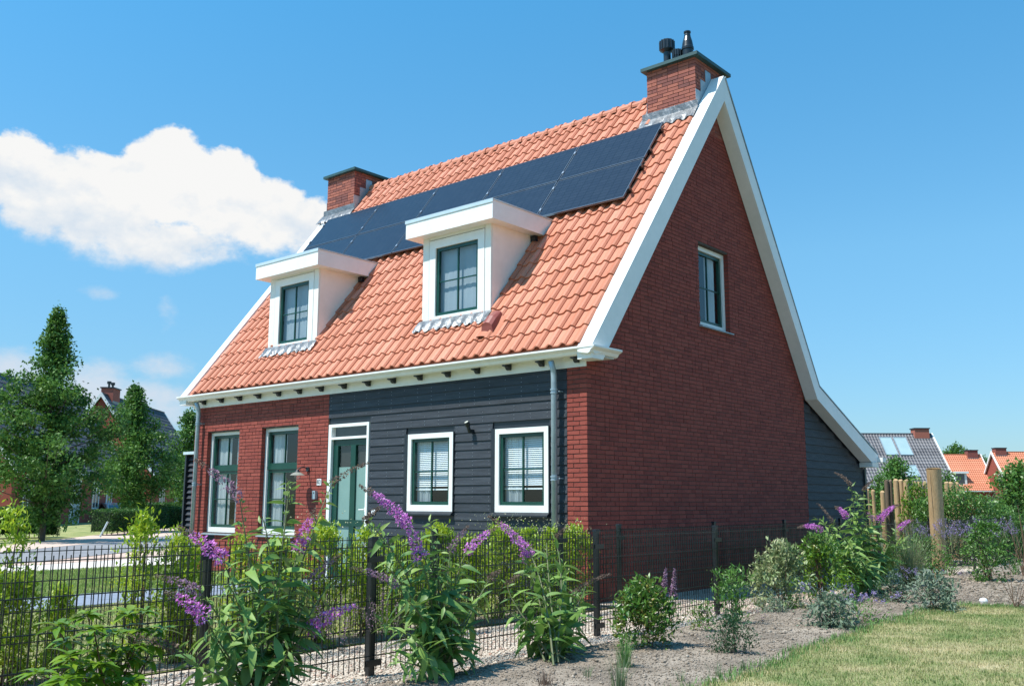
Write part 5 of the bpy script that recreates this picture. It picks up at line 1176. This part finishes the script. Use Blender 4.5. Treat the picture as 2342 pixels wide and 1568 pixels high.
def far_house(label, origin, rz, L, dep, ze, zr, tile, name='far_house', chim=None, pitch=.3, gauge=.34, skylights=(), dormers=(), gwin=(), fwin=(), doors=(), yr=None, gable_z=None, wall='wall_shade_brick', verge=.22, backwin=()):
    """local frame: ridge along x from 0 to L, front eave y=0, ridge at yr, rear eave y=dep"""
    root = thing(name, origin, label, 'house', world=False, rz=rz); yr = yr or dep/2
    def B(mb, nm, m, par=root, **k): return mb.build(nm, m, par, **k)
    q = MB(); q.prism([(0.25, 0), (dep-.25, 0), (dep-.25, ze), (yr, zr-.25), (.25, ze)], .25, L-.25, 'x', r=.5); B(q, 'wall', wall)
    q = MB(); wavy_roof(q, .1, L-.1, 0, ze, yr, zr, pitch, gauge); wavy_roof(q, .1, L-.1, dep, ze, yr, zr, pitch, gauge); q.box(.1, L-.1, yr-.09, yr+.09, zr-.02, zr+.07); rf = B(q, 'roof', tile)
    for xa in (-.02, L-.12):
        for (ya_, s_) in ((0, 1), (dep, -1)):
            q = MB(); q.prism([(ya_-.12*s_, ze-.12), (yr, zr+.10), (yr, zr-.22), (ya_-.12*s_, ze-.40)], xa, xa+.14, 'x'); B(q, 'bargeboard', 'white_paint')
    q = MB(); q.box(0, L, -.16, -.02, ze-.16, ze-.04); B(q, 'gutter', 'white_paint')
    for (x0, x1, zt_, fl_) in (chim or ()):
        q = MB(); q.box(x0, x1, yr-.45, yr+.45, zr-1.0, zt_); c = B(q, 'chimney', 'chimney_brick_joined'); q = MB(); q.box(x0-.07, x1+.07, yr-.52, yr+.52, zt_, zt_+.09); B(q, 'cap', 'black_trim', c)
        q = MB(); q.box(x0-.06, x1+.06, yr-.47, yr-.455, zr-.62, zr-.42); B(q, 'flashing', 'lead', c)
        for xf in fl_: q = MB(); q.tube([(xf, yr, zt_+.09), (xf, yr, zt_+.35), (xf, yr, zt_+.36), (xf, yr, zt_+.55)], [.08, .08, .16, .16], 10); B(q, 'flue', 'black_metal', c)
    an = math.atan2(zr-ze, yr)
    for (x0, x1, t0, t1) in skylights:
        RMx = Matrix.Rotation(an, 4, 'X'); Ls = math.hypot(yr, zr-ze); q = MB(); h_ = (t1-t0)*Ls; ring(q, 0, x1-x0, 0, .1, .0001, 0, 0) if False else None
        q.box(0, x1-x0, 0, .07, 0, .12); q.box(0, x1-x0, h_-.07, h_, 0, .12); q.box(0, .07, .07, h_-.07, 0, .12); q.box(x1-x0-.07, x1-x0, .07, h_-.07, 0, .12); o = B(q, 'skylight', 'zinc'); o.matrix_local = Matrix.Translation((x0, yr*t0, ze+(zr-ze)*t0)) @ RMx
        q = MB(); q.box(.07, x1-x0-.07, .07, h_-.07, .05, .09); B(q, 'pane', 'skylight_pane', o)
    for (x0, x1, t0, zt_) in dormers:
        y0 = yr*t0; z0 = ze+(zr-ze)*t0; yb = yr*(zt_-ze)/(zr-ze); q = MB(); q.prism([(y0, z0), (y0, zt_), (yb, zt_)], x0, x1, 'x'); d = B(q, 'dormer', 'cream_paint'); q = MB(); q.prism([(y0-.2, zt_), (y0-.2, zt_+.25), (yb+.2, zt_+.25), (yb, zt_)], x0-.2, x1+.2, 'x'); B(q, 'dormer_roof', 'white_paint', d)
        q = MB(); q.box(x0+.15, x1-.3, y0-.02, y0-.003, z0+.12, zt_-.05); B(q, 'pane', 'car_glass', d)
    def win(x0, x1, z0, z1, face):
        q = MB()
        if face in ('f', 'b'):
            y_ = .24 if face == 'f' else dep-.24; s_ = -1 if face == 'f' else 1
            ring(q, x0, x1, z0, z1, .09, min(y_, y_+s_*.05), max(y_, y_+s_*.05)); q.box((x0+x1)/2-.03, (x0+x1)/2+.03, min(y_, y_+s_*.045), max(y_, y_+s_*.045), z0+.09, z1-.09); w_ = B(q, 'window', 'white_paint'); q = MB(); q.box(x0+.09, x1-.09, min(y_, y_+s_*.02), max(y_, y_+s_*.02), z0+.09, z1-.09); B(q, 'pane', 'car_glass', w_)
        else:
            xg = .25 if face == 'l' else L-.25; s_ = -1 if face == 'l' else 1; a, b = sorted((xg, xg+s_*.05)); c, d = sorted((xg, xg+s_*.02))
            q.box(a, b, x0, x0+.09, z0, z1); q.box(a, b, x1-.09, x1, z0, z1); q.box(a, b, x0+.09, x1-.09, z0, z0+.09); q.box(a, b, x0+.09, x1-.09, z1-.09, z1); q.box(a, b, (x0+x1)/2-.03, (x0+x1)/2+.03, z0+.09, z1-.09); w_ = B(q, 'window', 'white_paint'); q = MB(); q.box(c, d, x0+.09, x1-.09, z0+.09, z1-.09); B(q, 'pane', 'car_glass', w_)
    for w_ in gwin: win(*w_)
    for w_ in fwin: win(*w_, 'f')
    for (x0, x1, z1) in doors:
        q = MB(); ring(q, x0, x1, 0, z1, .12, .17, .25, wb=.01); dd = B(q, 'door_frame', 'white_paint'); q = MB(); q.box(x0+.12, x1-.12, .2, .24, 0.01, z1-.12); B(q, 'door', 'zinc', dd)
    return root
pmat('skylight_pane', [(.30, .42, .43), (.36, .48, .49)], .12, scale=1, spec=1)
RZ = -YAW        # ridges parallel to the picture plane
def org(xr, dr, L, yr): # origin (front left eave corner) from the right ridge end
    e = at(xr, dr); rt = np.array([math.cos(-YAW), math.sin(-YAW), 0]); fw = np.array([-math.sin(-YAW), math.cos(-YAW), 0]); return e-rt*L-fw*yr
D_ = 85; L_ = 13.0
far_house('grey tiled house with skylights behind the palisade', org(2143, D_, L_, 4.4), RZ, L_, 8.8, 2.7, zat(990, D_, 2100), 'roof_tile_grey', chim=[(L_-1.75, L_-.45, zat(979, D_, 2100), ())], skylights=[(L_-5.0, L_-3.9, .57, .92), (L_-3.75, L_-2.6, .57, .92), (L_-4.0, L_-2.85, .17, .38), (L_-8.7, L_-7.6, .17, .38)], pitch=.26, gauge=.36, wall='brick_joined')
D_ = 122; L_ = 9.0
far_house('orange tiled house with a small white dormer, between grey house and gabled house', org(2252, D_, L_, 3.7), RZ, L_, 7.4, 2.9, zat(1038, D_, 2220), 'roof_tile_orange', chim=[(L_-1.9, L_-.6, zat(1029, D_, 2220), ())], dormers=[(L_-5.0, L_-3.5, .16, 5.0)], pitch=.26, gauge=.36)
D_ = 118; L_ = 12
q0 = at(2275, D_); rt_ = np.array([math.cos(-YAW), math.sin(-YAW), 0]); fw_ = np.array([-math.sin(-YAW), math.cos(-YAW), 0])
far_house('orange tiled house with white edged gable at the right edge', q0-fw_*4.2, RZ, L_, 8.4, 2.6, zat(1032, D_, 2290), 'roof_tile_orange', chim=[(.4, 1.75, zat(1024, D_, 2290), ())], gwin=[(1.6, 3.2, 3.3, 4.9, 'l')], pitch=.26, gauge=.36)
# left houses (ridges run away from the viewer): local x axis along forward
def axis_house(label, xn, dn, xf, df, half, ze, zr, **k):
    """ridge from picture x xn at depth dn to xf at df"""
    a = at(xn, dn); b = at(xf, df); v = (b-a); L = float(np.linalg.norm(v)); rz = math.atan2(v[1], v[0]); n = np.array([math.sin(rz), -math.cos(rz), 0]); return far_house(label, a+n*half, rz, L, 2*half, ze, zr, 'roof_tile_dark', **k)
axis_house('dark roofed brick house behind the leftmost tree', -185, 47, 150, 65, 4.5, 2.9, 8.5, fwin=[(1.5, 2.7, .8, 2.5), (4.2, 5.3, .8, 2.5), (11.2, 12.3, .8, 2.5), (13.6, 14.6, .8, 2.5)], doors=[(7.8, 9.2, 2.7)], pitch=.3, gauge=.36, gwin=[(3.2, 4.4, .8, 2.5, 'l')])
axis_house('dark roofed brick house with white edged gable and twin flue chimney', 213, 69, 362, 84.5, 4.3, 3.0, 9.1, chim=[(1.2, 2.7, 9.62, (1.5, 2.3))], fwin=[(2, 3.2, .8, 2.4), (6, 7.2, .8, 2.4), (10, 11, .8, 2.4)], doors=[(8.2, 9.4, 2.5)], pitch=.3, gauge=.36, gwin=[(3.3, 4.5, 4, 5.6, 'l')])
axis_house('low brick house with chimney behind the tree at the left house corner', 330, 92, 400, 112, 4.3, 3.0, 8.6, chim=[(9, 10.3, 9.3, (9.6,))], fwin=[(2, 3.2, .8, 2.4), (6, 7.2, .8, 2.4)], pitch=.3, gauge=.36)
# ================================================================== HEDGES, TREES, CAR (left)
def hedge(label, x0, x1, d0, d1, h, thick, n=7000, leaf=.055, name='clipped_hedge', group='clipped box hedges along the far pavement'):
    a = at(x0, d0); b = at(x1, d1); v = b-a; L = float(np.linalg.norm(v)); rz = math.atan2(v[1], v[0]); root = thing(name, (a+b)/2, label, 'hedge', group, world=False, rz=rz)
    n = int(n); face = rng.random(n); P = np.empty((n, 3)); P[:, 0] = rng.uniform(-L/2, L/2, n); P[:, 1] = rng.uniform(-thick/2, thick/2, n); P[:, 2] = rng.uniform(.12, h, n)
    k = face < .42; P[k, 1] = -thick/2+rng.normal(0, .03, k.sum()); k2 = (face > .42) & (face < .75); P[k2, 2] = h+rng.normal(0, .03, k2.sum()); k3 = face > .9; P[k3, 0] = np.where(rng.random(k3.sum()) < .5, -L/2, L/2)+rng.normal(0, .03, k3.sum())
    leaves('foliage', QUAD, P, rng.normal(0, 1, (n, 3))+[0, 0, .4], leaf*(.6+.8*rng.random(n)), 'hedge_leaf', root)['kind'] = 'stuff'
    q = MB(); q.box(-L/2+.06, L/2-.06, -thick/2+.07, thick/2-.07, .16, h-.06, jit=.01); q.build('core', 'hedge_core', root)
    q = MB()
    for i in range(int(L/.35)): x = -L/2+.2+.35*i; q.tube([(x, rng.normal(0, .05), 0), (x, 0, .3)], .02, 5)
    q.build('stem', 'bark', root)
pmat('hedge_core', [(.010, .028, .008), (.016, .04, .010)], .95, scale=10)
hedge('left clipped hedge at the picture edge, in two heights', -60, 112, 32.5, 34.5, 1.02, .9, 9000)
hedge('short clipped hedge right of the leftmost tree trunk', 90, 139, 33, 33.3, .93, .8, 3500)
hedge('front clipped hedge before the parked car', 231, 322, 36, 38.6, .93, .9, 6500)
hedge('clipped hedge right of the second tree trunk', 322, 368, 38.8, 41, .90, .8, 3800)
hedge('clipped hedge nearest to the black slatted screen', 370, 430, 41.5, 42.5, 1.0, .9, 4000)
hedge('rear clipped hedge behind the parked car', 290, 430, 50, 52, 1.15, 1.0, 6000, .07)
TG = 'broad leaved street trees left of the house'
tb = gz(92, 1238); tree('street_tree', 'tallest street tree at the left edge of the picture', tb, zat(716, 33, 85), [(0, 1.2), (.14, 2.3), (.28, 2.65), (.42, 2.35), (.55, 1.9), (.66, 1.3), (.76, .8), (.86, .33), (.94, .12), (1, .04)], .10, 32000, .115, group=TG, z0=1.3, lean=(0, 0), clump=.17)
tb = at(312, 40); tree('street_tree', 'middle street tree in front of the white edged gable', tb, zat(868, 40, 290), [(0, 1.0), (.16, 2.0), (.32, 2.3), (.5, 1.7), (.65, 1.05), (.78, .62), (.88, .35), (.95, .15), (1, .04)], .09, 20000, .12, group=TG, z0=1.5, lean=(-.35, -.2), clump=.17)
tb = at(424, 47); tree('street_tree', 'slender street tree partly hidden by the left house corner', tb, zat(930, 47, 420), [(0, .6), (.16, 1.1), (.35, 1.35), (.55, 1.15), (.75, .8), (.9, .4), (1, .08)], .08, 15000, .12, group=TG, z0=.9, clump=.17)
q = MB(); sb_ = gz(185, 1229); 
t = thing('tree_stake', sb_, 'slanting pale wooden stake beside the front hedge', 'stake'); s0 = gz(228, 1228); q.tube([s0, s0+np.array([.08, .22, .55])], .035, 8); q.build('stake_pole', 'slate_trim', t); t.location = tuple(s0); 
for ch in t.children: ch.matrix_parent_inverse = Matrix.Translation(-Vector(t.location))
lp = at(344, 41); t = thing('street_lamp', lp, 'street lamp with white head showing between the leaves of the middle tree', 'street lamp')
q = MB(); zl = zat(1047, 41, 344); q.tube([lp, lp+np.array([0, 0, zl-.05])], [.05, .035], 10); q.build('pole', 'black_metal', t)
q = MB(); q.tube([lp+np.array([0, 0, zl-.06]), lp+np.array([0, 0, zl+.02]), lp+np.array([0, 0, zl+.07])], [.10, .19, .05], 14); q.build('lamp_head', 'stone_white', t)
# car
def car(label, base, rz):
    root = thing('parked_car', base, label, 'car', world=False, rz=rz)
    prof_ = [(-2.0, .35), (-2.02, .75), (-1.9, 1.0), (-1.55, 1.38), (-1.0, 1.47), (-.2, 1.46), (.45, 1.32), (1.1, 1.0), (1.75, .88), (2.02, .72), (2.05, .35)]
    q = MB(); secs = [(-.86, .93, .0), (-.80, 1.0, .02), (.80, 1.0, .02), (.86, .93, .0)]; n = len(prof_); V = []
    for (yy, sc_, _) in secs:
        for (x, z) in prof_: tz = max(0, z-.9); V.append((x*sc_, yy*(1-.28*tz), .35+(z-.35)*(.97 if sc_ < 1 else 1)))
    F = [(s*n+i, s*n+i+1, (s+1)*n+i+1, (s+1)*n+i) for s in range(3) for i in range(n-1)]+[tuple(range(n)), tuple(range(4*n-1, 3*n-1, -1))]; q.add(V, F); q.build('body', 'car_paint', root)
    for s_ in (-1, 1): q = MB(); q.prism([(-1.35, 1.02), (-1.2, 1.36), (-.1, 1.37), (.35, 1.22), (.75, 1.02)], s_*.80, s_*.845, 'y'); q.build('side_window', 'car_glass', root)
    q = MB(); q.add([(.5, -.66, 1.315), (1.08, -.74, 1.02), (1.08, .74, 1.02), (.5, .66, 1.315)], [(0, 1, 2, 3)]); q.v = [(x+.012, y, z+.012) for x, y, z in q.v]; q.build('windscreen', 'car_glass', root)
    for x in (-1.25, 1.25):
        for s_ in (-1, 1): q = MB(); q.tube([(x, s_*.70, .32), (x, s_*.88, .32)], .32, 18); w_ = q.build('wheel', 'tyre', root); q = MB(); q.tube([(x, s_*.881, .32), (x, s_*.89, .32)], .19, 14); q.build('rim', 'rail', w_)
    q = MB(); q.box(2.0, 2.06, -.75, -.5, .62, .74); q.build('headlight', 'lamp_glass', root); q = MB(); q.box(2.0, 2.06, .5, .75, .62, .74); q.build('headlight', 'lamp_glass', root)
car('silver car parked behind the front hedge', at(268, 60, -.28), RZ-.9)
# ================================================================== FAR TREES right
tree('garden_tree', 'small pear shaped tree in front of the skylights of the grey house', at(2053, 30), zat(1043, 30, 2053), [(0, .2), (.3, .35), (.5, .52), (.75, .5), (.9, .35), (1, .08)], .04, 5500, .085, 'mid_leaf', z0=1.0, clump=.12)
tree('garden_tree', 'thin bush tree left of the palisade against the grey roof', at(2018, 27), zat(1082, 27, 2015), [(0, .2), (.4, .35), (.7, .36), (1, .1)], .03, 2600, .075, 'mid_leaf', z0=.8, clump=.11)
tree('garden_tree', 'light green tree cut by the right edge of the picture', at(2332, 24), zat(1058, 24, 2330), [(0, .3), (.4, .55), (.6, .62), (.85, .5), (1, .1)], .05, 6500, .085, 'mid_leaf', z0=.6, clump=.13)
tree('garden_tree', 'bushy top just right of the tall wooden post', at(2170, 30), zat(1075, 30, 2168), [(0, .2), (.5, .3), (.8, .33), (1, .1)], .03, 2400, .08, 'mid_leaf', z0=.8, clump=.11)
tree('willow_tree', 'feathery tree crown rising above the orange roof', at(2197, 150), zat(1012, 150, 2197), [(0, 1), (.5, 2.2), (.75, 2.4), (.9, 1.6), (1, .3)], .2, 7000, .30, 'tree_leaf', z0=4, clump=.42)
tree('willow_tree', 'small tree top at the left end of the orange roof', at(2170, 150), zat(1024, 150, 2160), [(0, .8), (.6, 1.2), (.85, 1.1), (1, .3)], .15, 2600, .30, 'tree_leaf', z0=4, clump=.4)
tree('willow_tree', 'dark tree between the two orange roofs', at(2256, 160), zat(1040, 160, 2256), [(0, 1), (.6, 1.8), (.85, 1.3), (1, .3)], .15, 3600, .3, 'tree_leaf', z0=3, clump=.4)
shrub('garden_shrub', 'grey green shrubs in front of the gabled orange house', 'bush', at(2290, 26), 2.2, 1.45, 'lavender_leaf', 4200, .07, shape='dome')
shrub('garden_shrub', 'green shrubs behind the far wire fence at the right edge', 'bush', at(2325, 24.5), 2.0, .95, 'mid_leaf', 3600, .07, shape='dome')
# a backing hedge line far behind keeps the horizon closed
def belt(label, x0, x1, dd, ytop, n, seedv):
    root = thing('tree_belt', at((x0+x1)/2, dd), label, 'trees'); P = []
    z = zat(ytop, dd, (x0+x1)/2); a = at(x0, dd); b = at(x1, dd); t_ = rng.random(n); P = a*(1-t_)[:, None]+b*t_[:, None]; P[:, 2] = rng.random(n)*(z*(.75+.25*np.sin(t_*37+seedv)*np.sin(t_*11))); P += rng.normal(0, .4, (n, 3))*[1, 1, .3]
    o = leaves('crown', QUAD, P, rng.normal(0, 1, (n, 3)), .5*(.6+.8*rng.random(n)), 'tree_leaf', root); o['kind'] = 'stuff'
belt('low belt of trees and hedges on the horizon at the left', -300, 460, 130, 1095, 9000, 1)
belt('low belt of trees and hedges on the horizon at the right', 1950, 2600, 170, 1110, 9000, 2)
for o in list(bpy.data.objects):
    if o.get('_w') is not None: del o['_w']
print('objects', len(bpy.data.objects))
